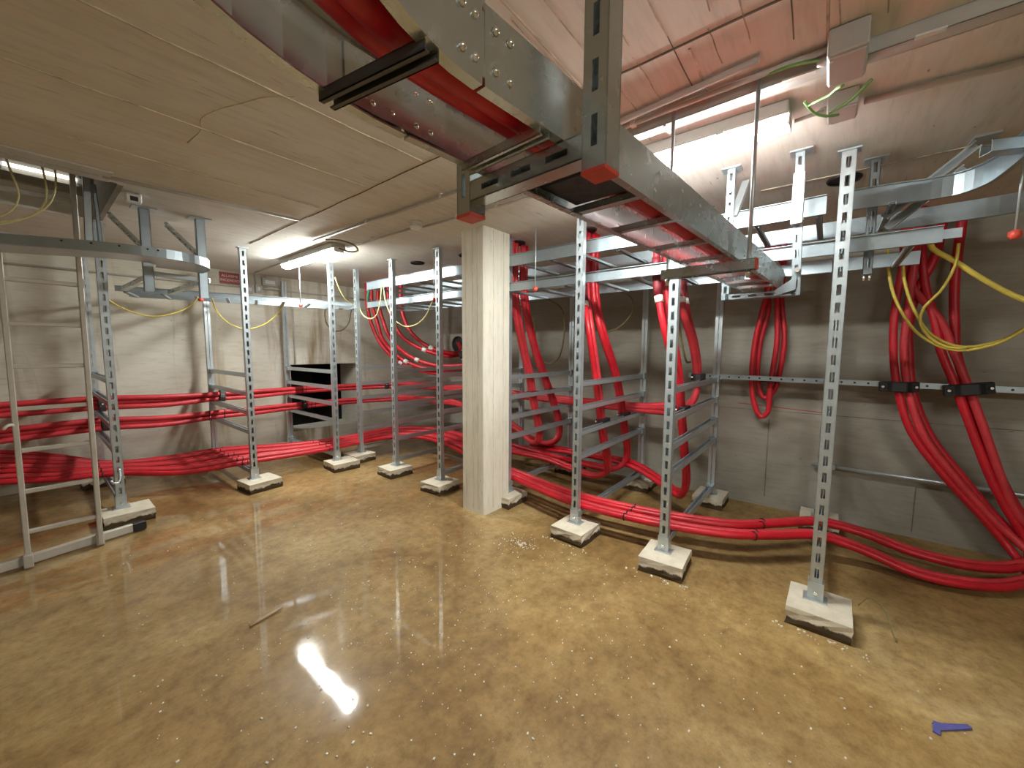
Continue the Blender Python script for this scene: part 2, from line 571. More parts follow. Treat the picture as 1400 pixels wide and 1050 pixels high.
# square concrete column with chamfered arrises
b = B()
b.span((2.505, 2.325, 0.0), (2.862, 2.615, H))
bmesh.ops.bevel(b.bm, geom=[e for e in b.bm.edges if abs(e.verts[0].co.z - e.verts[1].co.z) > 1], offset=0.016, segments=1, affect='EDGES')
col = obj('column', b, 'column_concrete')
struct(col, 'square pale concrete column in the middle of the room', 'column')
for xx, yy in ((2.504, 2.40), (2.504, 2.46), (2.504, 2.55), (2.62, 2.324), (2.76, 2.324)):
    obj('board_mark', B().bar((xx, yy, 0.04), (xx, yy, H - 0.01), 0.004, 0.004, (1, 0, 0)), 'board_line', col)

# ------------------------------------------------------------------ slotted strut posts and rack frames
MESH = {}


def slotted_mesh(L, W=0.06, D=0.045, per=0.092, sl=0.054, sw=0.020, t=0.003):
    """C channel standing on z=0, slotted web on the -y side"""
    key = ('slot', round(L, 3), W, D, per, sl, sw)
    if key in MESH:
        return MESH[key]
    b = B()
    e = (W - sw) / 2
    for k in (-1, 1):
        b.box((k * (W - e) / 2, t / 2, L / 2), (e, t, L))
        b.box((k * (W - t) / 2, D / 2, L / 2), (t, D, L))
        b.box((k * (W / 4 + 0.0015), D - t / 2, L / 2), (W / 2 - 0.003, t, L))
    z = 0.0
    g = per - sl
    while z < L - 0.005:
        z1 = min(z + g, L)
        b.box((0, t / 2, (z + z1) / 2), (sw, t, z1 - z))
        z += per
    MESH[key] = b.mesh('slotted_channel')
    return MESH[key]


def block_mesh(s, seed):
    key = ('block', s, seed)
    if key in MESH:
        return MESH[key]
    r = random.Random(seed)
    b = B()
    b.box((0, 0, s[2] / 2), s)
    bmesh.ops.subdivide_edges(b.bm, edges=b.bm.edges[:], cuts=3, use_grid_fill=True)
    for v_ in b.bm.verts:
        k = 1.0 if v_.co.z < s[2] * 0.95 else 0.35
        v_.co += V((r.uniform(-1, 1), r.uniform(-1, 1), r.uniform(-0.6, 0.6) * (v_.co.z > 0.01))) * 0.005 * k
    MESH[key] = b.mesh('concrete_block')
    return MESH[key]


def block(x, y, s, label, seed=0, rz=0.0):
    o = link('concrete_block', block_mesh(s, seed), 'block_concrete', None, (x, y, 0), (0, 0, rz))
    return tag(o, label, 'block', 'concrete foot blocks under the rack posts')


PLATE = None


def frame(x, y, depth, axis, zs, label, ztop=2.52, zb=0.1, rear=True, front_top=True, rearz=2.3, rear_zb=0.1):
    """a rack frame: front post, rear post, rungs. axis 'x': depth runs along +x, web faces -x."""
    root = thing('rack_frame', label, 'rack', (x, y, zb), 'slotted steel cable rack frames', rz=(-math.pi / 2 if axis == 'x' else 0))
    # in local space depth runs along +y, the slotted web faces -y
    link('post', slotted_mesh(ztop - zb), 'galvanised', root, (0, 0, 0))
    if 'foot' not in MESH:
        f = B()
        f.box((0, 0.02, 0.004), (0.11, 0.085, 0.008))
        f.span((-0.036, -0.006, 0.008), (-0.031, 0.05, 0.11))
        f.span((0.031, -0.006, 0.008), (0.036, 0.05, 0.11))
        f.span((-0.036, -0.006, 0.008), (0.036, -0.001, 0.10))
        MESH['foot'] = f.mesh('foot_bracket')
        f = B()
        f.cyl((0, -0.006, 0.045), (0, -0.016, 0.045), 0.011, 6)
        MESH['footbolt'] = f.mesh('foot_bolt')
        f = B()
        f.box((0, 0, 0.0), (0.095, 0.07, 0.008))
        MESH['head'] = f.mesh('head_plate')
        f = B()
        f.span((-0.035, -0.05, -0.012), (0.035, 0.0, 0.052))
        MESH['clip'] = f.mesh('rung_clip', bevel=0.004)
    ft = link('foot_bracket', MESH['foot'], 'galvanised', root)
    link('foot_bolt', MESH['footbolt'], 'bright_bolt', ft)
    link('head_plate', MESH['head'], 'galvanised', root, (0, 0.02, ztop - zb + 0.004))
    if rear:
        link('post', slotted_mesh(rearz - rear_zb), 'galvanised', root, (0, depth + 0.045, rear_zb - zb), (0, 0, math.pi))
        link('foot_bracket', MESH['foot'], 'galvanised', root, (0, depth, rear_zb - zb))
    key = ('rung', round(depth, 3))
    if key not in MESH:
        MESH[key] = B().uchan((0, 0.045, 0), (0, depth, 0), 0.044, 0.042).mesh('rung')
    for z in zs:
        rg = link('rung', MESH[key], 'galvanised', root, (0, 0, z - zb - 0.018))
        if rear:
            link('rung_clip', MESH['clip'], 'galvanised_rail', rg, (0, depth, 0))
    return root


ZR = (1.225, 1.03, 0.83, 0.635, 0.165)
ZR6 = (1.24, 1.03, 0.84, 0.635, 0.42, 0.165)
XF, DEP = 2.70, 1.42
BS = (0.30, 0.28, 0.10)
right = [(-0.03, 'nearest slotted steel rack frame, its post standing alone at the right', ZR, XF),
         (0.81, 'slotted steel rack frame second from the right, beside the overhead tray end', ZR, XF),
         (1.515, 'slotted steel rack frame between the column and the overhead tray end', ZR, XF),
         (2.40, 'slotted steel rack frame half hidden behind the concrete column', ZR, 2.90),
         (3.165, 'slotted steel rack frame just left of the concrete column', ZR, XF),
         (3.98, 'slotted steel rack frame second to the left of the column', ZR6, XF),
         (4.85, 'slotted steel rack frame at the corner, third to the left of the column', ZR6, 2.745)]
names_b = ['thick muddy concrete block under the nearest right post', 'concrete block under the second post from the right',
           'concrete block under the post right of the column', 'concrete block peeking out behind the column foot',
           'concrete block under the post just left of the column', 'concrete block under the second post left of the column',
           'concrete block under the corner post']
for i, (y, lb, zs, xf) in enumerate(right):
    frame(xf, y, DEP if xf < 2.8 else DEP - 0.2, 'x', zs, lb, zb=0.10)
    block(xf - 0.01, y - 0.02, BS, names_b[i], i, (-0.02, 0.06, -0.03, 0.02, 0.05, -0.04, 0.03)[i])
    if i < 4:
        block(XF + DEP + 0.03, y, (0.32, 0.26, 0.10), 'concrete block at the wall behind ' + ('the nearest right post', 'the second post from the right', 'the post right of the column', 'the column')[i], 20 + i)
YF = 4.72
left = [(0.437, 'slotted steel rack frame nearest the ladder'), (1.46, 'slotted steel rack frame with a black cable clamp, right of the ladder'),
        (2.375, 'slotted steel rack frame in front of the dark wall opening')]
for i, (x, lb) in enumerate(left):
    frame(x, YF, 1.38, 'y', (1.21, 1.01, 0.81, 0.60, 0.165), lb, zb=0.10, rearz=2.45)
    block(x + 0.03, YF - 0.04, (0.32, 0.30, 0.10), ('concrete block behind the ladder foot bar', 'concrete block right of the ladder, under a lone post', 'concrete block in front of the wall opening')[i], 10 + i, (0.0, 0.1, -0.05)[i])
    block(x, YF + 1.40, (0.32, 0.26, 0.10), 'rear concrete block at the far wall behind ' + ('the ladder', 'the clamped cables', 'the opening')[i], 30 + i)

# ------------------------------------------------------------------ overhead ladder tray with its bend
TH = math.radians(-4.0)
D2 = V((math.cos(TH), math.sin(TH), 0))
N2 = V((-math.sin(TH), math.cos(TH), 0))
J = V((0.43, 0.497, 0))          # joint of bend and straight, centre line
ZT = 1.865                        # tray underside
HW = 0.104                        # half width
RB = 0.50
CB = J - N2 * RB


def tray_pt(s, v=0.0, z=0.0):
    """s metres along the tray from the joint (negative: round the bend), v to the left"""
    if s >= 0:
        p = J + D2 * s + N2 * v
    else:
        a = -s / RB
        if a <= math.pi / 2:
            dirv = N2 * math.cos(a) - D2 * math.sin(a)
            p = CB + dirv * (RB + v)
        else:
            p = CB - D2 * (RB + v) - N2 * (-s - RB * math.pi / 2)
    return V((p.x, p.y, z))


tray = thing('cable_tray', 'dark steel ladder tray curving overhead with red cables in it', 'cable tray', (J.x, J.y, ZT))
TO = V((J.x, J.y, ZT))
HR = 0.108


def crail(sgn):
    return [(0, 0), (-sgn * 0.018, 0), (-sgn * 0.018, 0.003), (-sgn * 0.003, 0.003), (-sgn * 0.003, HR - 0.003), (-sgn * 0.018, HR - 0.003), (-sgn * 0.018, HR), (0, HR)]


SEND = 2.42
for sgn, nm in ((1, 'left'), (-1, 'right')):
    # sweep's side vector points to the right of travel, so flanges turn inwards with +sgn
    path = [tray_pt(s, sgn * HW, ZT) - TO for s in (0.003, 0.5, 1.0, 1.5, 2.0, SEND)]
    pr_ = [(-a, z) for a, z in crail(sgn)]
    obj('side_rail', B().sweep(pr_, path), 'dark_steel', tray)
    path = [tray_pt(-0.003 - k * 0.055, sgn * HW, ZT) - TO for k in range(26)]
    path = path[::-1]
    obj('bend_rail', B().sweep(pr_, path), 'dark_steel', tray)
    # splice plate inside, with two rows of coach bolts
    sp = obj('splice_plate', B().bar(tray_pt(-0.09, sgn * (HW - 0.006), ZT + HR / 2) - TO, tray_pt(0.09, sgn * (HW - 0.006), ZT + HR / 2) - TO, 0.003, HR * 0.78), 'dark_steel', tray)
    if 'bolt' not in MESH:
        q = B()
        q.tube([(0, 0, 0), (0, 0, 0.0015), (0, 0, 0.0045), (0, 0, 0.006)], [0.0062, 0.0062, 0.0045, 0.0015], 10)
        MESH['bolt'] = q.mesh('coach_bolt')
    for s in (-0.052, -0.022, 0.022, 0.052):
        for zz in (0.028, 0.082):
            # heads show on the side of each rail that faces the viewer
            p = tray_pt(s, sgn * HW - (0.0005 if sgn < 0 else 0.008), ZT + zz) - TO
            nrm = -N2
            o = link('coach_bolt', MESH['bolt'], 'bright_bolt', tray, p)
            o.rotation_euler = V((0, 0, 1)).rotation_difference(nrm).to_euler()
rung_s = [-0.62, -0.37, -0.115, 0.142, 0.535, 0.765, 1.07, 1.36, 1.60, 1.83, 2.06, 2.29]
for k, s in enumerate(rung_s):
    a, c = tray_pt(s, HW - 0.004, ZT + 0.004) - TO, tray_pt(s, -HW + 0.004, ZT + 0.004) - TO
    o = obj('tray_rung', B().uchan(a, c, 0.026, 0.016, 0.002, (0, 0, -1) if k < 4 else (0, 0, 1)), 'black_steel' if k < 3 else 'dark_steel', tray)
rr = random.Random(2)
for sgn in (-1, 1):
    for k in range(13):
        s = 0.42 + k * 0.15
        for zz in (0.03, 0.08):
            if rr.random() < 0.75:
                a = tray_pt(s + (0.03 if zz > 0.05 else 0), sgn * HW - 0.0012, ZT + zz) - TO
                obj('rail_slot', B().bar(a, a + D2 * 0.012 + V((0, 0, -0.004)), 0.0014, 0.004), 'white_plastic', tray)
obj('liner_sheet', B().bar(tray_pt(0.36, 0.0, ZT + 0.05) - TO, tray_pt(0.52, 0.0, ZT + 0.05) - TO, HW * 1.75, 0.06), 'navy_sheet', tray, bevel=0.006)

# the cables lying in it
ZC = ZT + 0.026
for v_, dz, lb in ((-0.076, 0.048, 'red power cable at the inner side of the overhead tray'), (-0.032, 0.026, 'red power cable lying lowest in the middle of the overhead tray'),
                   (0.012, 0.046, 'outermost red power cable in the overhead tray')):
    pts = [tray_pt(s, v_ + 0.004 * math.sin(s * 4 + v_ * 60), ZC + dz - 0.006) for s in [x * 0.06 for x in range(-32, 39)]]
    tag(obj('power_cable', B().tube(pts, 0.0235, 16), 'red_jacket'), lb, 'cable', 'red cables in the overhead tray')


def strut(name, a, bb, mat, parent, W=0.041, D=0.041, face=(0, -1, 0), per=0.075, sl=0.042, sw=0.014):
    """a slotted channel from a to b, its slotted web facing 'face'"""
    a, bb = V(a), V(bb)
    o = link(name, slotted_mesh((bb - a).length, W, D, per, sl, sw, 0.0025), mat, parent, a)
    t = (bb - a).normalized()
    f = V(face)
    f = (f - t * f.dot(t)).normalized()
    xx = (-f).cross(t).normalized()
    o.rotation_euler = Matrix((xx, -f, t)).transposed().to_euler()
    return o


# U shaped hanger round the tray, close to the viewer
su = 0.19
pl = tray_pt(su, 0.165, 1.795)
pr2 = tray_pt(su, -0.165, 1.795)
hg = thing('tray_hanger', 'heavy slotted channel hanger close overhead with red end caps', 'hanger', (0, 0, 0))
strut('hanger_leg', V((pl.x, pl.y, 1.80)), V((pl.x, pl.y, H)), 'dark_steel', hg, 0.045, 0.045, -D2, 0.085, 0.05, 0.012)
strut('hanger_leg', V((pr2.x, pr2.y, 1.80)), V((pr2.x, pr2.y, H)), 'dark_steel', hg, 0.045, 0.045, -D2, 0.085, 0.05, 0.012)
strut('cross_bar', tray_pt(su, 0.142, 1.843), tray_pt(su, -0.142, 1.843), 'dark_steel', hg, 0.042, 0.042, -D2, 0.085, 0.05, 0.012)
for p in (pl, pr2):
    obj('end_cap', B().box(V((p.x, p.y, 1.797)) + D2 * 0.022, (0.047, 0.047, 0.008), Matrix.Rotation(TH, 3, 'Z')), 'red_cap', hg, bevel=0.001)

# trapeze on threaded rods
ca, cb = V((1.83, 0.60, 1.838)), V((1.805, 0.235, 1.838))
tz = thing('trapeze_hanger', 'channel bar on two threaded rods under the overhead tray', 'hanger', (0, 0, 0))
obj('cross_bar', B().uchan(ca + V((0, 0, 0.02)), cb + V((0, 0, 0.02)), 0.041, 0.041, 0.003, (0, 0, -1)), 'dark_steel', tz)
obj('end_cap', B().bar(cb + V((0, 0.001, 0)), cb - V((0, 0.006, 0)), 0.041, 0.041), 'red_cap', tz)
for p in ((1.815, 0.262), (1.83, 0.578)):
    obj('threaded_rod', B().cyl((p[0], p[1], 1.79), (p[0], p[1], H), 0.0075, 8), 'galvanised', tz)
    obj('nut', B().cyl((p[0], p[1], 1.802), (p[0], p[1], 1.815), 0.011, 6), 'bright_bolt', tz)
    obj('anchor', B().cyl((p[0], p[1], H - 0.012), (p[0], p[1], H), 0.014, 10), 'galvanised', tz)

# end bracket of the tray, hung from two slotted struts
eb = thing('tray_end_hanger', 'bright slotted strut bracket carrying the far end of the overhead tray', 'hanger', (0, 0, 0))
strut('hanger_leg', (2.62, 0.150, 1.80), (2.62, 0.170, H), 'galvanised_rail', eb, 0.041, 0.035, (-1, 0, 0), 0.08, 0.042, 0.016)
strut('hanger_leg', (2.62, 0.490, 1.80), (2.62, 0.490, H), 'galvanised_rail', eb, 0.041, 0.035, (-1, 0, 0), 0.08, 0.042, 0.016)
strut('cross_bar', (2.62, 0.490, 1.815), (2.62, 0.150, 1.815), 'galvanised_rail', eb, 0.035, 0.035, (-1, 0, 0), 0.08, 0.042, 0.012)
obj('splice_sleeve', B().box((2.615, 0.166, 2.30), (0.05, 0.052, 0.26)), 'galvanised', eb, bevel=0.003)
obj('angle_bracket', B().hull8([V(p) for p in ((2.612, 0.15, 1.83), (2.612, 0.25, 1.80), (2.612, 0.25, 1.83), (2.612, 0.15, 1.90), (2.618, 0.15, 1.83), (2.618, 0.25, 1.80), (2.618, 0.25, 1.83), (2.618, 0.15, 1.90))]), 'galvanised_rail', eb)
for yy in (0.165, 0.49):
    obj('head_plate', B().box((2.635, yy, H - 0.004), (0.08, 0.10, 0.008)), 'galvanised', eb)
obj('brace', B().bar((2.64, 0.47, 2.28), (2.80, 0.44, 2.52), 0.04, 0.02), 'galvanised', eb)
for yy, zz in ((0.152, 2.42), (0.151, 2.19), (0.15, 1.93), (0.49, 2.42)):
    obj('bolt_head', B().cyl((2.616, yy, zz), (2.598, yy, zz), 0.014, 6), 'bright_bolt', eb)

# strut hanging free from the ceiling, with a diagonal arm
hs = thing('hanging_strut', 'slotted strut hanging free from the ceiling right of the nearest post', 'hanger', (0, 0, 0))
strut('hanger_leg', (2.97, -0.15, 1.93), (2.97, -0.148, H), 'galvanised_rail', hs, 0.041, 0.035, (-1, 0, 0), 0.085, 0.05, 0.016)
obj('head_plate', B().box((2.985, -0.15, H - 0.004), (0.08, 0.10, 0.008)), 'galvanised', hs)
for k in (-0.012, 0.012):
    obj('stud', B().cyl((2.985, -0.15 + k, 1.895), (2.985, -0.15 + k, 1.93), 0.006, 8), 'bright_bolt', hs)
br = thing('diagonal_brace', 'pale diagonal channel brace under the ceiling at the upper right', 'brace', (0, 0, 0))
obj('channel', B().uchan((3.02, -0.20, 2.235), (3.02, -0.52, 2.52), 0.041, 0.03, 0.003, (-1, 0, 0)), 'galvanised', br)
obj('channel', B().uchan((3.09, -0.22, 2.19), (3.09, -0.50, 2.44), 0.041, 0.03, 0.003, (-1, 0, 0)), 'galvanised', br)
obj('ceiling_plate', B().box((3.03, -0.545, H - 0.005), (0.12, 0.09, 0.01)), 'galvanised', br)

# ------------------------------------------------------------------ trays along the right wall
XT0, XT1 = 2.86, 3.46


def rail_prof(h, sgn, fl=0.02):
    return [(0, 0), (sgn * fl, 0), (sgn * fl, 0.003), (sgn * 0.003, 0.003), (sgn * 0.003, h - 0.003), (sgn * fl, h - 0.003), (sgn * fl, h), (0, h)]


def dots(parent, pts, face, r=0.006):
    if ('dot', r) not in MESH:
        q = B()
        q.cyl((0, 0, 0), (0, 0, 0.0012), r, 8)
        MESH[('dot', r)] = q.mesh('rail_hole')
    rot = V((0, 0, 1)).rotation_difference(V(face)).to_euler()
    for p in pts:
        link('rail_hole', MESH[('dot', r)], 'black_rubber', parent, p, rot)


lt = thing('cable_tray', 'lower galvanised ladder tray running along the right wall', 'cable tray', (0, 0, 0))
zl0, hl = 2.035, 0.08
obj('side_rail', B().sweep(rail_prof(hl, -1), [(XT0, -0.41, zl0), (XT0, 1.0, zl0), (XT0, 2.6, zl0), (XT0, 4.75, zl0)]), 'galvanised_rail', lt)
obj('side_rail', B().sweep(rail_prof(hl, 1), [(XT1, -0.41, zl0), (XT1, 2.0, zl0), (XT1, 4.75, zl0)]), 'galvanised_rail', lt)
obj('rail_tongue', B().bar((XT0 + 0.006, -0.40, zl0 + 0.04), (XT0 + 0.006, -0.475, zl0 + 0.04), 0.004, 0.045), 'galvanised_rail', lt)
for k in range(18):
    y = -0.30 + k * 0.29
    if k not in (4, 5, 7, 8):
        pass
    obj('tray_rung', B().uchan((XT0 + 0.003, y, zl0 + 0.012), (XT1 - 0.003, y, zl0 + 0.012), 0.03, 0.02, 0.002, (0, 0, -1)), 'galvanised', lt)
dots(lt, [(XT0 - 0.0005, -0.36 + k * 0.165, zl0 + 0.04 + (0.012 if k % 2 else -0.012) * 0) for k in range(31)], (-1, 0, 0))

ut = thing('cable_tray', 'upper galvanised ladder tray along the right wall, bending towards the room', 'cable tray', (0, 0, 0))
zu0, hu = 2.262, 0.105
bend = smooth_path([(XT0 + 0.0, 0.0, zu0), (XT0 + 0.025, -0.22, zu0), (XT0 + 0.055, -0.36, zu0), (XT0 + 0.035, -0.47, zu0), (XT0 - 0.06, -0.535, zu0), (XT0 - 0.20, -0.56, zu0), (XT0 - 0.45, -0.575, zu0), (XT0 - 1.0, -0.60, zu0)], 0.03)
obj('side_rail', B().sweep(rail_prof(hu, -1), [(XT0, 4.75, zu0), (XT0, 2.4, zu0), (XT0, 1.0, zu0), (XT0, 0.05, zu0)][::-1]), 'galvanised_rail', ut)
obj('bend_rail', B().sweep(rail_prof(hu, 1), bend), 'galvanised_rail', ut)
obj('side_rail', B().sweep(rail_prof(hu, 1), [(XT1, -0.4, zu0), (XT1, 2.0, zu0), (XT1, 4.75, zu0)]), 'galvanised_rail', ut)
obj('bend_rail', B().sweep(rail_prof(hu, -1), smooth_path([(XT1, -0.4, zu0), (XT1 - 0.02, -0.75, zu0), (XT1 - 0.15, -1.05, zu0), (XT1 - 0.45, -1.17, zu0), (XT1 - 1.4, -1.2, zu0)], 0.05)), 'galvanised_rail', ut)
for k in range(17):
    y = -0.22 + k * 0.30
    obj('tray_rung', B().uchan((XT0 + 0.003, y, zu0 + 0.012), (XT1 - 0.003, y, zu0 + 0.012), 0.03, 0.02, 0.002, (0, 0, -1)), 'galvanised', ut)
dots(ut, [(XT0 - 0.0005, 0.05 + k * 0.15, zu0 + zz) for k in range(30) for zz in (0.03, 0.078)], (-1, 0, 0), 0.005)
ec = thing('cable_tray_stub', 'short channel end at the upper right edge of the picture', 'cable tray', (0, 0, 0))
obj('channel', B().uchan((2.50, -0.455, 2.30), (2.62, -0.75, 2.30), 0.06, 0.045, 0.003, (0, 0, 1)), 'galvanised', ec)

# threaded rods holding the lower tray, with red plastic caps
for y, ztip in ((2.02, 2.02), (3.37, 2.03), (-0.63, 2.02)):
    rd = thing('threaded_rod', {2.02: 'thin ceiling rod with red cap right of the column', 3.37: 'thin ceiling rod with red cap left of the column', -0.63: 'thin ceiling rod with red cap at the far right'}[y], 'rod', (XT0 - 0.03, y, ztip), 'threaded rods with red caps')
    obj('rod', B().cyl((0, 0, 0), (0, 0, H - ztip), 0.005, 8), 'galvanised', rd)
    obj('cap', B().tube([(0, 0, -0.012), (0, 0, 0.0), (0, 0, 0.02), (0, 0, 0.028)], [0.012, 0.022, 0.022, 0.010], 10), 'red_cap', rd)

# ------------------------------------------------------------------ trays along the far (left) wall
fl = thing('cable_tray', 'slim galvanised tray rail running along the far wall', 'cable tray', (0, 0, 0))
A0, A1 = V((0.60, 5.60, 2.065)), V((2.86, 4.90, 2.055))
obj('side_rail', B().sweep(rail_prof(0.055, 1), [A0, (A0 + A1) / 2, A1]), 'galvanised_rail', fl)
off = V((0.16, 0.50, 0))
obj('side_rail', B().sweep(rail_prof(0.055, -1), [A0 + off, (A0 + A1) / 2 + off, A1 + off]), 'galvanised_rail', fl)
for k in range(9):
    p = A0.lerp(A1, 0.03 + k * 0.118)
    obj('tray_rung', B().uchan(p + V((0.001, 0.004, 0.01)), p + off * 0.99 + V((0, 0, 0.01)), 0.03, 0.018, 0.002, (0, 0, -1)), 'galvanised', fl)
for p in ((1.24, 5.40), (2.16, 5.10)):
    c = V((p[0], p[1] - 0.02, 2.02))
    rd = thing('threaded_rod', 'thin ceiling rod with red cap ' + ('left' if p[0] < 2 else 'right') + ' along the far wall tray', 'rod', c, 'threaded rods with red caps')
    obj('rod', B().cyl((0, 0, 0), (0, 0, H - 2.02), 0.005, 8), 'galvanised', rd)
    obj('cap', B().tube([(0, 0, -0.012), (0, 0, 0.0), (0, 0, 0.02), (0, 0, 0.028)], [0.012, 0.024, 0.024, 0.010], 10), 'red_cap', rd)

# bent tray below the hatch
bt = thing('cable_tray', 'galvanised tray bend hanging by the ladder below the hatch', 'cable tray', (0, 0, 0))
zc, hc = 2.105, 0.062
outer = smooth_path([(-1.2, 4.30, zc), (-0.40, 3.99, zc), (-0.05, 3.835, zc), (0.142, 3.715, zc), (0.364, 3.605, zc), (0.597, 3.54, zc), (0.77, 3.565, zc), (0.895, 3.665, zc), (0.945, 3.80, zc), (0.95, 4.0, zc)], 0.04)
inner = smooth_path([(-1.1, 4.62, zc), (-0.40, 4.34, zc), (-0.1, 4.20, zc), (0.10, 4.08, zc), (0.30, 3.93, zc), (0.50, 3.83, zc), (0.58, 3.83, zc), (0.63, 3.86, zc), (0.65, 3.92, zc), (0.655, 4.0, zc)], 0.04)
obj('bend_rail', B().sweep(rail_prof(hc, -1), outer), 'galvanised_rail', bt)
pb = B()
nq = 24
for k in range(nq):
    def at(path, t):
        f = t * (len(path) - 1)
        i = min(int(f), len(path) - 2)
        return path[i].lerp(path[i + 1], f - i)
    a0, a1 = at(outer, 0.35 + 0.65 * k / nq), at(outer, 0.35 + 0.65 * (k + 1) / nq)
    b0, b1 = at(inner, 0.35 + 0.65 * k / nq), at(inner, 0.35 + 0.65 * (k + 1) / nq)
    o0 = V((0, 0, 0.001))
    o1 = V((0, 0, 0.004))
    pb.hull8([a0 + o0, a1 + o0, b1 + o0, b0 + o0, a0 + o1, a1 + o1, b1 + o1, b0 + o1])
obj('bottom_plate', pb, 'galvanised', bt)
for p in ((0.30, 3.632), (0.42, 3.583), (0.55, 3.548), (0.60, 3.537), (0.18, 3.69)):
    dots(bt, [(p[0], p[1] - 0.004, zc + 0.045)], (-0.3, -1, 0), 0.006)

tb = thing('tray_support', 'pair of ceiling channels with diagonal braces holding the tray bend', 'hanger', (0, 0, 0))
for x, y, lo in ((0.626, 4.06, 1.93), (0.957, 4.03, 1.91)):
    obj('hanger_leg', B().uchan((x, y, lo), (x, y, H), 0.06, 0.04, 0.003, (0, 1, 0)), 'galvanised_rail', tb)
    obj('head_plate', B().box((x, y + 0.02, H - 0.005), (0.14, 0.12, 0.01)), 'galvanised', tb)
    strut('brace', (x - 0.015, y + 0.03, 2.24), (x - 0.16, y + 0.36, H - 0.02), 'dark_steel', tb, 0.041, 0.02, (-1, 0.2, 0), 0.07, 0.04, 0.014)
    obj('arm', B().bar((x + 0.03, y + 0.02, 2.06), (x + 0.0, y + 1.2, 2.06), 0.041, 0.04), 'dark_steel', tb)
obj('cross_bar', B().uchan((0.60, 4.10, 2.055), (1.0, 4.07, 2.04), 0.041, 0.035, 0.003, (0, 0, 1)), 'galvanised', tb)

# ------------------------------------------------------------------ ladder
ld = thing('ladder', 'tall grey aluminium ladder leaning up into the ceiling hatch', 'ladder', (0.09, 4.21, 0), rz=0.0)
LB, LTp = 0.0, V((0.0, -0.075, 2.78))
for sx in (-0.172, 0.172):
    obj('stile', B().bar((sx, 0, 0.02), (sx + 0.018, -0.075, 2.78), 0.028, 0.062, (0, 1, 0)), 'dull_alu', ld, bevel=0.004)
for k in range(9):
    z = 0.235 + k * 0.284
    yy = -0.075 * z / 2.78
    obj('rung', B().bar((-0.16 + 0.006 * z, yy, z), (0.16 + 0.006 * z, yy, z), 0.03, 0.028), 'dull_alu', ld, bevel=0.004)
ft = obj('foot_bar', B().bar((-0.62, -0.11, 0.045), (0.42, 0.11, 0.045), 0.04, 0.062), 'dull_alu', ld, bevel=0.004)
obj('rubber_foot', B().bar((0.355, 0.095, 0.043), (0.44, 0.114, 0.043), 0.048, 0.07), 'black_rubber', ft, bevel=0.006)
for sx in (-0.172, 0.172):
    obj('clamp', B().box((sx, sx * 0.2 - 0.022, 0.05), (0.045, 0.05, 0.09)), 'dull_alu', ft, bevel=0.004)
obj('hook', B().tube(smooth_path([(-0.165, -0.02, 0.95), (-0.18, -0.06, 0.99), (-0.20, -0.075, 0.985), (-0.215, -0.07, 0.965)], 0.01), 0.009, 8), 'white_plastic', ld)
hb = thing('steel_channel', 'pair of upright channels standing beside the ladder top in the hatch', 'channel', (0, 0, 0))
obj('channel', B().uchan((0.315, 3.93, 2.13), (0.335, 3.93, 2.75), 0.04, 0.04, 0.003, (0, 1, 0)), 'galvanised', hb)
obj('channel', B().uchan((0.375, 3.93, 2.13), (0.362, 3.93, 2.60), 0.02, 0.03, 0.003, (0, 1, 0)), 'galvanised_rail', hb)
wh = obj('wire_hook', B().tube(smooth_path([(0.437, 4.69, 0.46), (0.437, 4.66, 0.40), (0.42, 4.63, 0.355), (0.39, 4.62, 0.36), (0.375, 4.62, 0.385)], 0.01), 0.010, 8), 'galvanised')
tag(wh, 'bent steel hook hanging on the post beside the ladder', 'hook')

# ------------------------------------------------------------------ red cables
CR = 0.028


def cable(pts, label, group, r=CR, mat='red_jacket', n=10, step=0.05, name='power_cable', cat='cable', wob=0.0):
    path = smooth_path(pts, step)
    if wob:
        ph = random.uniform(0, 6)
        path = [p + V((math.sin(i * 0.21 + ph), math.cos(i * 0.17 + ph), math.sin(i * 0.13 + ph))) * wob for i, p in enumerate(path)]
    o = obj(name, B().tube(path, r, n), mat)
    tag(o, label, cat, group)
    return path


ordn = ['lowest', 'middle', 'topmost']
PATH = {}
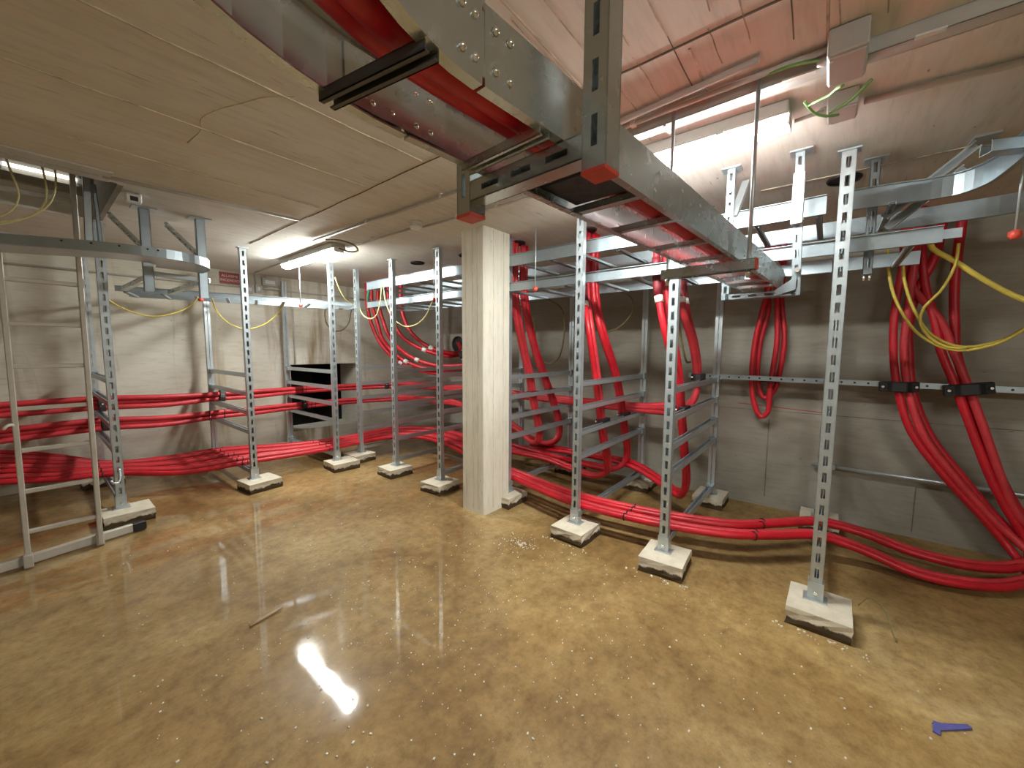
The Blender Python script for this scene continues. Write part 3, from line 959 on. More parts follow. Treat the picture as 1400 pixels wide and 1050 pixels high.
# upper tier on the far wall rungs, on along the right wall, then up into the tray
for i in range(3):
    dz = (0.0, 0.050, 0.098)[i]
    dy = (0.0, 0.022, -0.004)[i]
    sp = (1.0, 1.0, 0.95, 0.62, 0.7, 0.5, 0.45)
    z0 = 0.873
    pts = [(-1.4, 5.86 + dy, z0 + dz + 0.01), (-0.4, 5.88 + dy, z0 + dz * sp[0] - 0.002), (0.44, 5.88 + dy, z0 + dz * sp[1]), (0.95, 5.86 + dy * 2, z0 + dz * sp[2] - 0.022), (1.46, 5.90 + dy * 3, z0 - 0.006 + dz * sp[3]), (1.9, 5.90 + dy * 2, z0 + dz * sp[4] - 0.012),
           (2.375, 5.90 + dy * 3, z0 + 0.005 + dz * sp[5]), (3.0, 5.86 + dy * 3, 0.875 + dz * 0.5), (3.5, 5.70 + dy * 3, 0.875 + dz * 0.5), (3.84, 5.36, 0.885 + dz * 0.5), (3.96, 4.85 - i * 0.05, 0.895 + dz * 0.5), (3.98, 4.2, 0.90 + dz * 0.45), (4.0, 3.2, 0.885 + dz * 0.5), (4.0, 2.4, 0.88 + dz * 0.45), (3.99, 1.7, 0.875 + dz * 0.5)]
    if i < 2:
        pts += [(3.93, 1.25, 0.885 + dz * 0.8), (3.72, 0.98, 0.93 + dz), (3.68 + 0.02 * i, 0.885, 1.08 + dz * 0.6), (3.72 - 0.07 * i, 0.875, 1.31), (3.59 - 0.09 * i, 0.875, 1.53), (3.33 - 0.10 * i, 0.89, 1.81), (3.36 - 0.06 * i, 0.935, 2.02), (3.37 - 0.06 * i, 0.95, 2.30), (3.37 - 0.06 * i, 0.95, H - 0.004)]
    else:
        pts += [(3.98, 1.45, 0.93), (3.98, 1.22, 0.96)]
    PATH['u%d' % i] = cable(pts, ordn[i] + ' red cable of the upper row along the far wall', 'red cables in the upper row', mat='red_jacket_dusty')
# middle tier
for i in range(3):
    dz = (0.0, 0.050, 0.098)[i]
    dy = (0.0, 0.022, -0.004)[i]
    z0 = 0.655
    pts = [(-1.4, 5.80 + dy, z0 + dz - 0.02), (-0.4, 5.84 + dy, z0 + dz - 0.02), (0.44, 5.86 + dy, z0 + dz * 0.9), (0.95, 5.86 + dy, z0 + dz * 0.8 - 0.03), (1.46, 5.88 + dy * 3, z0 - 0.01 + dz * 0.6), (1.9, 5.88 + dy * 2, z0 + dz * 0.6 - 0.012), (2.375, 5.88 + dy * 3, z0 + dz * 0.5), (3.0, 5.82 + dy * 3, 0.66 + dz * 0.45), (3.5, 5.62 + dy * 3, 0.67 + dz * 0.4), (3.78, 5.28, 0.69 + dz * 0.4), (3.86, 4.8, 0.70 + dz * 0.4), (3.85, 4.2, 0.71 + dz * 0.4)]
    if i < 2:
        k = i * 0.055
        pts += [(3.76 + k, 3.4, 0.66 + dz * 0.3), (3.66 + k, 2.85, 0.53), (3.57 + k * 0.8, 2.56, 0.44 - k * 0.3), (3.54 + k, 2.475, 0.49), (3.53 + k, 2.465, 0.60), (3.42 + k, 2.465, 0.93), (3.33 + k, 2.465, 1.25), (3.21 + k, 2.465, 1.56), (3.04 + k, 2.44, 2.04), (3.03 + k, 2.44, H - 0.004)]
    else:
        pts += [(3.80, 3.4, 0.60), (3.84, 2.85, 0.44), (3.86, 2.56, 0.38), (3.93, 2.475, 0.44), (3.96, 2.465, 0.59), (3.83, 2.465, 0.86), (3.61, 2.465, 1.21), (3.41, 2.465, 1.56), (3.20, 2.44, 2.05), (3.20, 2.44, H - 0.004)]
    PATH['m%d' % i] = cable(pts, ordn[i] + ' red cable of the middle row along the far wall', 'red cables in the middle row', mat='red_jacket_dusty')
# partner of the looping cable right of the column
cable([(3.92, 3.6, 0.60), (3.92, 2.9, 0.40), (3.94, 2.60, 0.34), (4.00, 2.485, 0.42), (4.018, 2.47, 0.59), (3.89, 2.47, 0.87), (3.67, 2.47, 1.22), (3.47, 2.47, 1.56), (3.265, 2.45, 2.05), (3.265, 2.45, H - 0.004)], 'red cable looping up right of the column, outer of the pair', 'red cables rising right of the column')

# lowest tier: seven cables spread over the bottom rungs
lown = ['frontmost', 'second', 'third', 'fourth', 'fifth', 'sixth', 'rearmost']
for i in range(7):
    t = i / 6
    zz = 0.226 + (0.012 if i % 2 else 0.0)
    pts = [(-1.4, 5.70 + 0.075 * i, 0.34 + 0.035 * i), (-0.3, 5.66 + 0.085 * i, 0.31 + 0.032 * i), (0.1, 5.58 + 0.09 * i, 0.26 + 0.022 * i), (0.5, 5.48 + 0.1 * i, zz + 0.01), (0.95, 5.14 + 0.145 * i, zz - 0.02), (1.48, 4.99 + 0.15 * i, zz), (2.0, 4.92 + 0.11 * i, zz - 0.005), (2.4, 4.88 + 0.085 * i, zz), (2.85, 4.85 + 0.075 * i, zz + 0.01)]
    pts += [(lerp(3.18, 3.60, t), lerp(4.77, 5.28, t), zz + 0.02), (lerp(3.43, 4.00, t), lerp(4.46, 4.80, t), zz + 0.02), (lerp(3.47, 4.0, t), lerp(4.06, 4.2, t), zz + 0.01), (lerp(3.32, 3.88, t), lerp(3.46, 3.50, t), zz)]
    if i in (0, 1):
        k = i * 0.058
        pts += [(3.10 + k, 2.85, 0.22), (2.985 + k, 2.38, 0.217), (2.85 + k, 1.85, 0.214), (2.80 + k, 1.515, 0.216), (2.815 + k, 1.2, 0.216), (2.88 + k, 0.81, 0.216), (3.01 + k, 0.45, 0.214), (3.22 + k, 0.20, 0.205), (3.43 + k, -0.04, 0.195), (3.50 + k, -0.28, 0.14), (3.50 + k, -0.53, 0.075), (3.58 + k, -0.80, 0.06), (3.74 + k, -1.00, 0.065), (3.98, -1.10 - k, 0.075 + k)]
        pts += [(4.12, -1.06 - k * 0.6, 0.15 + k), (4.14, -0.93 - k * 0.8, 0.33), (4.14, -0.72 - k * 0.9, 0.60), (4.14, -0.53 - k, 0.90), (4.15, -0.436 - k, 1.226), (4.15, -0.395 - k, 1.5), (4.15, -0.385 - k * 1.2, 1.83), (4.15, -0.41 - k, 2.2), (4.15, -0.42 - k, H - 0.004)]
    elif i in (2, 3):
        k = (i - 2) * 0.06
        pts += [(3.20 + k, 2.85, 0.222), (3.08 + k, 2.38, 0.219), (2.975 + k, 1.85, 0.214), (2.945 + k, 1.515, 0.217), (2.97 + k, 1.2, 0.217), (3.05 + k, 0.81, 0.217), (3.19 + k, 0.45, 0.216), (3.45 + k, 0.20, 0.21), (3.70 + k, -0.04, 0.20), (3.76 + k, -0.28, 0.17), (3.74 + k, -0.53, 0.12), (3.78 + k, -0.80, 0.10), (3.90 + k, -1.02, 0.11), (4.06, -1.12 - k, 0.13 + k)]
        pts += [(4.16, -1.13 - k * 0.6, 0.22 + k), (4.16, -1.04 - k * 0.6, 0.40), (4.15, -0.95 - k * 0.8, 0.60), (4.15, -0.83 - k, 0.95), (4.15, -0.735 - k, 1.246), (4.15, -0.645 - k, 1.5), (4.16, -0.60 - k * 0.5, 1.72), (4.19, -0.535 + k * 1.2, 2.0), (4.19, -0.50 + k * 1.6, 2.3), (4.19, -0.5 + k * 1.6, H - 0.004)]
    elif i in (4, 5):
        k = (i - 4) * 0.06
        pts += [(3.66 + k, 2.9, 0.25), (3.62 + k, 2.4, 0.26), (3.56 + k, 2.05, 0.235), (3.49 + k, 1.74, 0.24), (3.46 + k, 1.60, 0.32), (3.41 + k, 1.585, 0.46), (3.28 + k, 1.58, 0.76), (3.14 + k, 1.58, 1.25), (3.03 + k, 1.60, 1.68), (3.16 + k, 1.72, 2.03), (3.17 + k, 1.73, H - 0.004)]
    else:
        pts += [(3.93, 2.6, 0.28), (3.97, 1.95, 0.29), (3.88, 1.50, 0.29), (3.66, 1.12, 0.24), (3.54, 0.93, 0.22), (3.47, 0.88, 0.36), (3.33, 0.87, 0.68), (3.19, 0.87, 1.04), (3.10, 0.88, 1.32), (2.92, 0.91, 1.58), (2.925, 1.0, 2.02), (2.925, 1.0, H - 0.004)]
    PATH['l%d' % i] = cable(pts, lown[i] + ' red cable of the low row spread over the bottom rungs', 'red cables in the low row', r=0.0255, mat='red_jacket_dusty' if i % 2 else 'red_jacket')
# extra cables of the rising groups, coming from behind the column
for k, lb in ((0.0, 'red cable rising in the middle of the frame right of the column'), (0.058, 'red cable rising rearmost in the frame right of the column')):
    cable([(3.82, 3.3, 0.245 + k), (3.82, 2.4, 0.25), (3.80 + k, 1.98, 0.235), (3.82 + k, 1.70, 0.24), (3.87 + k, 1.60, 0.31), (3.89 + k, 1.582, 0.42), (3.78 + k, 1.58, 0.73), (3.56 + k, 1.58, 1.23), (3.26 + k, 1.60, 1.68), (3.28 + k, 1.69, 2.03), (3.29 + k, 1.70, H - 0.004)], lb, 'red cables rising right of the column')
for k, lb in ((0.055, 'red cable rising beside the second post from the right'),):
    cable([(3.99, 2.9, 0.30), (4.03, 1.95, 0.30), (3.95, 1.50, 0.31), (3.73, 1.12, 0.25), (3.61, 0.94, 0.225), (3.53, 0.88, 0.36), (3.385, 0.872, 0.68), (3.245, 0.872, 1.04), (3.16, 0.88, 1.32), (3.03, 0.91, 1.66), (3.02, 0.97, 2.02), (3.02, 0.97, H - 0.004)], lb, 'red cables rising beside the second post')
# spare loops hanging on the wall right of the overhead tray
cable([(4.30, 0.43, H - 0.004), (4.28, 0.44, 2.1), (4.25, 0.475, 1.90), (4.25, 0.525, 1.586), (4.25, 0.535, 1.244), (4.25, 0.505, 1.02), (4.25, 0.445, 0.885), (4.25, 0.395, 0.93), (4.25, 0.385, 1.185), (4.25, 0.355, 1.584), (4.25, 0.375, 1.95), (4.28, 0.39, 2.2), (4.3, 0.39, H - 0.004)], 'long spare loop of red cable hanging on the right wall', 'spare cable loops', r=0.022)
cable([(4.34, 0.48, H - 0.004), (4.33, 0.47, 2.1), (4.31, 0.44, 1.90), (4.31, 0.49, 1.586), (4.31, 0.497, 1.30), (4.30, 0.47, 1.12), (4.30, 0.425, 1.06), (4.30, 0.36, 1.13), (4.30, 0.325, 1.3), (4.30, 0.305, 1.60), (4.31, 0.345, 1.95), (4.33, 0.35, 2.2), (4.34, 0.35, H - 0.004)], 'shorter spare loop of red cable behind the long one on the right wall', 'spare cable loops', r=0.022)
# crossing cables at the upper right
cable([(4.22, -0.60, H - 0.004), (4.20, -0.575, 2.2), (4.22, -0.50, 1.95), (4.23, -0.475, 1.7), (4.24, -0.49, 1.5), (4.24, -0.53, 1.2), (4.24, -0.64, 0.88), (4.23, -0.83, 0.58), (4.22, -1.03, 0.30), (4.20, -1.22, 0.12)], 'red cable crossing diagonally over the others at the upper right', 'red cables on the right wall')
cable([(4.25, -0.70, H - 0.004), (4.24, -0.69, 2.0), (4.23, -0.71, 1.7), (4.22, -0.73, 1.5), (4.22, -0.80, 1.246), (4.22, -0.90, 0.9), (4.22, -1.03, 0.55), (4.20, -1.2, 0.2)], 'rightmost red cable dropping down the right wall', 'red cables on the right wall')

# swooping bundle left of the column that enters the wall sleeve
sw = [[(3.45, 5.60, H - 0.004), (3.45, 5.60, 2.20), (3.48, 5.53, 1.95), (3.5, 5.43, 1.68), (3.52, 5.20, 1.47), (3.6, 4.92, 1.30), (3.75, 4.55, 1.20), (3.95, 4.2, 1.22), (4.15, 3.7, 1.28)],
      [(3.50, 5.50, H - 0.004), (3.50, 5.50, 2.20), (3.52, 5.42, 1.95), (3.54, 5.30, 1.70), (3.56, 5.05, 1.50), (3.64, 4.78, 1.35), (3.78, 4.45, 1.26), (3.98, 4.1, 1.27), (4.15, 3.7, 1.34)],
      [(3.52, 5.25, H - 0.004), (3.52, 5.25, 2.15), (3.55, 5.18, 1.90), (3.60, 5.06, 1.70), (3.68, 4.86, 1.56), (3.80, 4.60, 1.45), (3.95, 4.40, 1.40), (4.12, 4.36, 1.42), (4.28, 4.48, 1.50), (4.42, 4.64, 1.56)],
      [(3.60, 5.05, H - 0.004), (3.60, 5.05, 2.15), (3.62, 4.98, 1.90), (3.66, 4.86, 1.72), (3.74, 4.66, 1.56), (3.86, 4.46, 1.47), (4.02, 4.30, 1.44), (4.18, 4.36, 1.48), (4.30, 4.52, 1.55), (4.42, 4.68, 1.60)],
      [(3.44, 5.72, H - 0.004), (3.44, 5.72, 2.20), (3.46, 5.66, 1.92), (3.5, 5.50, 1.62), (3.56, 5.25, 1.38), (3.66, 4.92, 1.22), (3.82, 4.5, 1.14), (4.0, 4.1, 1.15), (4.17, 3.7, 1.22)]]
swn = ['second lowest red cable of the bundle swooping from the corner', 'third red cable of the bundle swooping from the corner', 'fourth red cable swooping from the corner into the wall sleeve',
       'topmost red cable swooping from the corner into the wall sleeve', 'lowest red cable of the bundle swooping from the corner']
swp = [cable(p, l, 'red cables swooping from the corner', r=0.03) for p, l in zip(sw, swn)]


def band(path, f, w, r, label, mat='white_band', nm='label_band', grp='white label bands'):
    i = int(f * (len(path) - 2))
    a = path[i]
    t = (path[i + 1] - path[i]).normalized()
    o = obj(nm, B().cyl(a, a + t * w, r, 12), mat)
    return tag(o, label, 'label' if nm == 'label_band' else 'cable tie', grp)


def near(path, p):
    p = V(p)
    i = min(range(len(path)), key=lambda k: (path[k] - p).length)
    return i / max(1, (len(path) - 2))


for k, (pp, z) in enumerate(zip(swp, (1.33, 1.33, 1.50, 1.52, 1.28))):
    # where each swooping cable passes about that height
    i = min(range(len(pp) // 2), key=lambda q: abs(pp[q + 6].z - z)) + 6
    band(pp, i / (len(pp) - 2), 0.07, 0.032, 'white label band on the ' + ('second lowest', 'third', 'fourth', 'topmost', 'lowest')[k] + ' swooping cable')
for key, z, lb in (('u0', 1.86, 'white label band at the top of a rising cable by the second post'), ('u1', 1.84, 'white label band on the neighbouring rising cable by the second post'), ('l6', 1.86, 'white label band left of the second post'), ('l4', 1.90, 'white label band on a rising cable at the third post')):
    pp = PATH[key]
    i = min(range(int(len(pp) * 0.7), len(pp) - 2), key=lambda q: abs(pp[q].z - z))
    band(pp, i / (len(pp) - 2), 0.05, 0.0305, lb)
    # shade on the cable near the trays, painted as a maroon tube above the band
    j = min(range(i, len(pp) - 1), key=lambda q: abs(pp[q].z - (z + 0.30)))
    o = obj('painted_cable_shade', B().tube(pp[i + 1:j + 1], 0.0315, 10), 'shaded_red')
    tag(o, 'painted maroon shade on the cable above the ' + lb.split(' at the top')[0].replace('on a rising cable ', '').replace('on the neighbouring rising cable', 'beside'), 'sleeve')

# sleeve in the right wall
o = thing('wall_sleeve', 'dark round pipe sleeve where cables enter the wall left of the column', 'sleeve', (XW, 4.66, 1.58))
obj('collar', B().ring((-0.01, 0, 0), (1, 0, 0), 0.12, 0.012, 20, 6), 'black_rubber', o)
obj('plug', B().cyl((-0.006, 0, 0), (0.0, 0, 0), 0.118, 20), 'black_rubber', o)

# dark pipe sleeves in the ceiling above the rising cables
for x, y, lb in ((3.06, 3.95, 'dark pipe sleeve in the ceiling above the second rack left of the column'), (3.15, 3.20, 'dark pipe sleeve in the ceiling just left of the column'),
                 (3.15, 1.70, 'dark pipe sleeve in the ceiling over the cables right of the column'), (3.1, 2.44, 'dark pipe sleeve in the ceiling behind the column'),
                 (3.2, -0.02, 'dark pipe sleeve in the ceiling behind the nearest right post')):
    o = thing('ceiling_sleeve', lb, 'sleeve', (x, y, H), 'ceiling pipe sleeves')
    obj('collar', B().ring((0, 0, -0.004), (0, 0, 1), 0.08, 0.007, 20, 5), 'black_rubber', o)
    obj('plug', B().cyl((0, 0, -0.004), (0, 0, 0.0), 0.078, 20), 'black_rubber', o)

# ------------------------------------------------------------------ cable ties and cleats
def tie(path, f, label, r=CR):
    i = max(1, min(len(path) - 2, int(f * (len(path) - 1))))
    t = path[i + 1] - path[i - 1]
    o = obj('cable_tie', B().ring(path[i], t, r + 0.002, 0.003, 12, 4), 'black_rubber')
    tag(o, label, 'cable tie', 'black cable ties')


def at_x(path, x):
    return min(range(len(path)), key=lambda k: abs(path[k].x - x)) / (len(path) - 1)


def at_y(path, y):
    lo = len(path) // 4
    return min(range(lo, len(path)), key=lambda k: abs(path[k].y - y) + 0.02 * k / len(path)) / (len(path) - 1)


posn = {0: 'lowest', 1: 'middle', 2: 'topmost'}
for i in range(3):
    for x, w in ((1.40, 'left of the clamped frame'), (1.52, 'right of the clamped frame')):
        tie(PATH['m%d' % i], at_x(PATH['m%d' % i], x), 'black tie on the %s middle row cable %s' % (posn[i], w))
    for x, w in ((2.46, 'on the left'), (2.54, 'on the right')):
        tie(PATH['u%d' % i], at_x(PATH['u%d' % i], x), 'black tie %s on the %s upper row cable at the wall opening' % (w, posn[i]))
        tie(PATH['m%d' % i], at_x(PATH['m%d' % i], x + 0.12), 'black tie %s on the %s middle row cable at the wall opening' % (w, posn[i]))
for i in range(7):
    for x, w in ((0.42, 'beside the ladder'), (1.42, 'at the clamped frame'), (1.50, 'just right of the clamped frame'), (2.36, 'at the wall opening frame')):
        tie(PATH['l%d' % i], at_x(PATH['l%d' % i], x), 'black tie on the %s low row cable %s' % (lown[i], w), 0.0255)
for i in range(4):
    for y, w in ((1.12, 'between the second and third posts'), (0.30, 'between the two nearest posts')):
        tie(PATH['l%d' % i], at_y(PATH['l%d' % i], y), 'black tie on the %s low row cable %s' % (lown[i], w))


def cleat(c, along, normal, label, L=0.17, w=0.05, th=0.075):
    """black cable cleat: saddle block bulging over the cables with two bolts"""
    c, a, n = V(c), V(along).normalized(), V(normal).normalized()
    s = a.cross(n)
    root = thing('cable_cleat', label, 'cleat', c, 'black cable cleats')
    prof = [(-L / 2, -0.02), (L / 2, -0.02), (L / 2, 0.03), (L * 0.30, th * 0.62), (L * 0.18, th), (-L * 0.18, th), (-L * 0.30, th * 0.62), (-L / 2, 0.03)]
    b = B()
    r0 = [b.bm.verts.new(a * x + n * z - s * w / 2) for x, z in prof]
    r1 = [b.bm.verts.new(a * x + n * z + s * w / 2) for x, z in prof]
    k = len(prof)
    for j in range(k):
        b.bm.faces.new((r0[j], r0[(j + 1) % k], r1[(j + 1) % k], r1[j]))
    b.bm.faces.new(r0)
    b.bm.faces.new(r1[::-1])
    obj('saddle', b, 'black_rubber', root, bevel=0.005)
    for q in (-1, 1):
        p = a * (q * L * 0.41) + n * 0.045
        obj('cleat_bolt', B().cyl(p, p + n * 0.018, 0.009, 8), 'bright_bolt', root)


cleat((4.145, -0.44, 1.235), (0, -1, 0.03), (-1, 0, 0), 'black cleat over the left cable pair on the right wall', 0.22, 0.075)
cleat((4.145, -0.79, 1.24), (0, -1, 0.16), (-1, 0, 0), 'black cleat over the right cable pair on the right wall', 0.24, 0.08)
cleat((4.235, 0.40, 1.245), (0, -1, 0), (-1, 0, 0), 'small black cleat behind the spare cable loops', 0.16, 0.05, 0.05)
cleat((3.66, 0.838, 1.27), (1, 0, 0), (0, 1, 0), 'black cleat at the end of the perforated strip', 0.17, 0.06)
cleat((3.39, 2.428, 1.03), (1, 0, 0), (0, 1, 0), 'black cleat on the frame behind the column, left', 0.15, 0.05)
cleat((3.73, 2.428, 1.03), (1, 0, 0), (0, 1, 0), 'black cleat on the frame behind the column, right', 0.15, 0.05)
cleat((3.28, 1.545, 0.85), (1, 0, 0), (0, 1, 0), 'black cleat on the frame right of the column, left', 0.16, 0.05)
cleat((3.76, 1.545, 0.85), (1, 0, 0), (0, 1, 0), 'black cleat on the frame right of the column, right', 0.16, 0.05)
cleat((3.22, 0.838, 1.04), (1, 0, 0), (0, 1, 0), 'black cleat beside the second post from the right', 0.15, 0.05)
cleat((1.50, 5.90, 0.87), (0, 1, 0.1), (0.2, 0, 1), 'black clamp on the upper row right of the ladder', 0.15, 0.06, 0.11)
cleat((0.46, 5.60, 0.70), (0, 1, 0), (0, 0, 1), 'black clamp on the middle row behind the ladder', 0.17, 0.07, 0.09)
cleat((0.46, 5.86, 0.86), (0, 1, 0), (0, 0, 1), 'black clamp on the upper row behind the ladder', 0.15, 0.05, 0.14)
cleat((2.47, 5.86, 0.655), (0, 1, 0), (0, 0, 1), 'black clamp on the middle row at the wall opening', 0.15, 0.06, 0.09)
cleat((3.65, 5.55, 0.875), (0.6, 0.7, 0), (0, 0, 1), 'black clamp on the upper row in the corner', 0.14, 0.06, 0.08)
cleat((4.0, 4.10, 1.42), (0, 0, 1), (-1, 0, 0), 'black clamp on the swooping cables left of the column', 0.16, 0.06, 0.09)

# ------------------------------------------------------------------ strips and pipes on the right wall
ps = thing('perforated_strip', 'long perforated steel strip running level along the right wall', 'strip', (0, 0, 0))
obj('strip', B().bar((4.10, 1.05, 1.258), (4.20, -1.9, 1.240), 0.012, 0.042), 'galvanised_rail', ps)
for k in range(36):
    t = k / 36.0
    p = V((4.10, 1.02, 1.258)).lerp(V((4.20, -1.88, 1.240)), t)
    if not (-0.58 < p.y < -0.28 or -0.95 < p.y < -0.66):
        dots(ps, [p + V((-0.0065, 0, 0))], (-1, 0, 0), 0.008)
o = thing('wall_pipe', 'thin bare steel pipe low along the right wall', 'pipe', (0, 0, 0))
obj('pipe', B().cyl((4.33, 0.05, 0.50), (4.33, -2.2, 0.50), 0.016, 12), 'galvanised', o)
for y in (-0.1, -1.0, -1.9):
    obj('saddle', B().box((4.355, y, 0.50), (0.09, 0.03, 0.045)), 'galvanised', o)

# ------------------------------------------------------------------ yellow and green wires
YW1 = 'thin yellow earth wires'


def wire(pts, label, r=0.007, mat='yellow_wire'):
    cable(pts, label, YW1, r=r, mat=mat, n=6, step=0.04, name='earth_wire', cat='wire')


wire([(0.50, 5.55, 2.04), (0.56, 5.6, 1.96), (0.70, 5.6, 1.87), (0.86, 5.6, 1.83), (1.05, 5.6, 1.88), (1.18, 5.6, 1.96), (1.24, 5.5, 2.06)], 'yellow wire drooping in a bow left of the far wall rod')
wire([(1.36, 5.45, 2.06), (1.41, 5.55, 1.95), (1.53, 5.6, 1.81), (1.71, 5.6, 1.735), (1.92, 5.6, 1.80), (2.06, 5.6, 1.92), (2.10, 5.4, 2.06)], 'yellow wire drooping in a bow above the clamped cables')
wire([(2.84, 5.35, 2.06), (2.86, 5.9, 2.08), (2.92, 6.0, 1.88), (3.02, 6.0, 1.78), (3.16, 6.0, 1.79), (3.28, 6.0, 1.92), (3.30, 5.95, 2.10), (3.2, 5.3, 2.06)], 'dull wire loop hanging in front of the wall opening', 0.009, 'olive_wire')
wire([(2.41, 4.70, 2.36), (2.46, 4.72, 2.25), (2.58, 4.78, 2.12), (2.78, 4.86, 2.06)], 'yellow wire running from the opening post to the corner tray', 0.006, 'pale_yellow_wire')
wire([(2.80, 4.95, 2.42), (2.79, 4.93, 2.25), (2.80, 4.86, 2.08), (2.80, 4.76, 1.94), (2.81, 4.60, 1.885), (2.81, 4.46, 1.93), (2.80, 4.37, 2.05), (2.79, 4.30, 2.28)], 'yellow wire bow between the two corner posts', 0.007, 'pale_yellow_wire')
wire([(2.79, 4.27, 2.28), (2.79, 4.22, 2.06), (2.80, 4.10, 1.88), (2.81, 3.90, 1.77), (2.81, 3.66, 1.78), (2.80, 3.48, 1.87), (2.80, 3.36, 2.02)], 'yellow wire bow left of the post beside the column', 0.007, 'pale_yellow_wire')
wire([(3.4, 2.9, 2.07), (3.85, 2.80, 1.92), (4.0, 2.84, 1.62), (4.0, 2.78, 1.42), (4.0, 2.66, 1.33), (4.0, 2.52, 1.38), (4.0, 2.44, 1.60), (3.9, 2.40, 1.95), (3.42, 2.40, 2.07)], 'dull olive wire loop right of the column', 0.009, 'olive_wire')
wire([(3.4, 1.95, 2.06), (3.9, 2.0, 1.80), (4.0, 1.885, 1.704), (4.0, 1.74, 1.75), (4.0, 1.62, 1.88), (3.9, 1.57, 2.0), (3.42, 1.55, 2.07)], 'dull olive wire bow behind the third post from the right', 0.009, 'olive_wire')
wire([(3.42, 1.05, 2.06), (3.42, 0.98, 1.75), (3.50, 0.95, 1.50), (3.62, 0.95, 1.40), (3.72, 0.95, 1.40)], 'dull olive wire beside the second post cables', 0.009, 'olive_wire')
wire([(3.45, -0.44, 2.20), (3.58, -0.475, 2.14), (3.6, -0.58, 2.05), (3.6, -0.69, 1.94), (3.6, -0.86, 1.80), (3.58, -1.15, 1.66)], 'thick yellow cable dropping out of the picture at the upper right', 0.016)
wire([(3.58, -0.27, 2.2), (3.6, -0.283, 2.05), (3.6, -0.335, 1.83), (3.6, -0.46, 1.605), (3.6, -0.62, 1.51), (3.6, -0.77, 1.545), (3.6, -0.90, 1.66), (3.6, -1.1, 1.95)], 'outer yellow wire of the big loop at the right', 0.009)
wire([(3.62, -0.35, 2.2), (3.62, -0.36, 2.0), (3.62, -0.42, 1.78), (3.62, -0.52, 1.60), (3.62, -0.65, 1.53), (3.62, -0.80, 1.57), (3.62, -0.92, 1.68), (3.62, -1.1, 1.92)], 'inner yellow wire of the big loop at the right', 0.009)
wire([(3.56, -0.58, 2.15), (3.57, -0.575, 2.02), (3.58, -0.525, 1.87), (3.58, -0.462, 1.78), (3.58, -0.452, 1.68), (3.58, -0.50, 1.59), (3.585, -0.58, 1.53), (3.59, -0.66, 1.52)], 'yellow wire curling backwards inside the big loop at the right', 0.008)
for k, (x0, lb) in enumerate(((-0.02, 'left'), (0.12, 'middle'), (0.17, 'right'))):
    wire([(x0 - 0.02 + k * 0.01, 4.06, 2.86), (x0 + 0.03, 4.05, 2.62), (x0 + 0.055 - 0.03 * k, 4.05, 2.45), (x0 + 0.02 - 0.05 * k, 4.08, 2.36), (-0.12, 4.12, 2.28 - 0.02 * k), (-0.5, 4.3, 2.26 - 0.02 * k)], lb + ' of the three yellow wires hanging from the hatch', 0.006, 'pale_yellow_wire')
o = obj('green_sleeve', B().tube(smooth_path([(2.98, 4.80, 2.40), (2.95, 4.84, 2.30), (2.96, 4.90, 2.18), (3.02, 4.95, 2.10)], 0.03), 0.018, 8), 'teal_sleeve')
tag(o, 'short green sleeved cable at the corner of the trays', 'cable')

# ------------------------------------------------------------------ lamps
def lamp(x, y0, y1, label, zt=H):
    cy = (y0 + y1) / 2
    L = (y1 - y0)
    root = thing('batten_lamp', label, 'lamp', (x, cy, zt), 'ceiling batten lamps')
    hb_ = B()
    hb_.box((0, 0, -0.030), (0.15, L + 0.01, 0.056))
    obj('housing', hb_, 'grey_plastic', root, bevel=0.006)
    d = B()
    pr = [(-0.056, -0.0585), (0.056, -0.0585), (0.055, -0.072), (0.042, -0.090), (0.016, -0.099), (-0.016, -0.099), (-0.042, -0.090), (-0.055, -0.072)]
    d.sweep(pr, [(0, -L / 2, 0), (0, L / 2, 0)])
    obj('diffuser', d, 'lit_diffuser', root)
    for s in (-1, 1):
        obj('end_cap', B().box((0, s * (L / 2 + 0.006), -0.066), (0.105, 0.010, 0.05)), 'white_plastic', root, bevel=0.003)
        for q in (-1, 1):
            obj('clip', B().box((q * 0.077, s * L * 0.3, -0.052), (0.005, 0.03, 0.03)), 'grey_plastic', root)
    return root


lamp(2.03, 3.87, 5.12, 'bright strip lamp on the ceiling left of the smoke detector')
lamp(2.13, 0.19, 1.44, 'bright strip lamp on the ceiling behind the overhead tray')
lamp(-0.6, -2.9, -1.65, 'strip lamp on the ceiling behind the viewer')
o = thing('tube_lamp', 'thin lit tube up inside the ceiling hatch', 'lamp', (0.0, hy1 - 0.03, 2.83))
obj('tube', B().cyl((-0.02, 0, 0), (0.34, 0, 0.003), 0.013, 10), 'lit_tube', o)
obj('bracket', B().box((0.36, 0.015, 0.0), (0.03, 0.03, 0.04)), 'white_plastic', o)
obj('bracket', B().box((-0.04, 0.015, 0.0), (0.03, 0.03, 0.04)), 'white_plastic', o)

# ------------------------------------------------------------------ ceiling conduits, trunking, boxes, detector
def conduit(pts, r, label, clips=()):
    root = thing('conduit', label, 'conduit', (0, 0, 0))
    obj('tube', B().tube(pts, r, 10), 'grey_conduit', root)
    for c in clips:
        obj('clip', B().box(c, (0.03, 0.022, 0.035)), 'white_plastic', root)


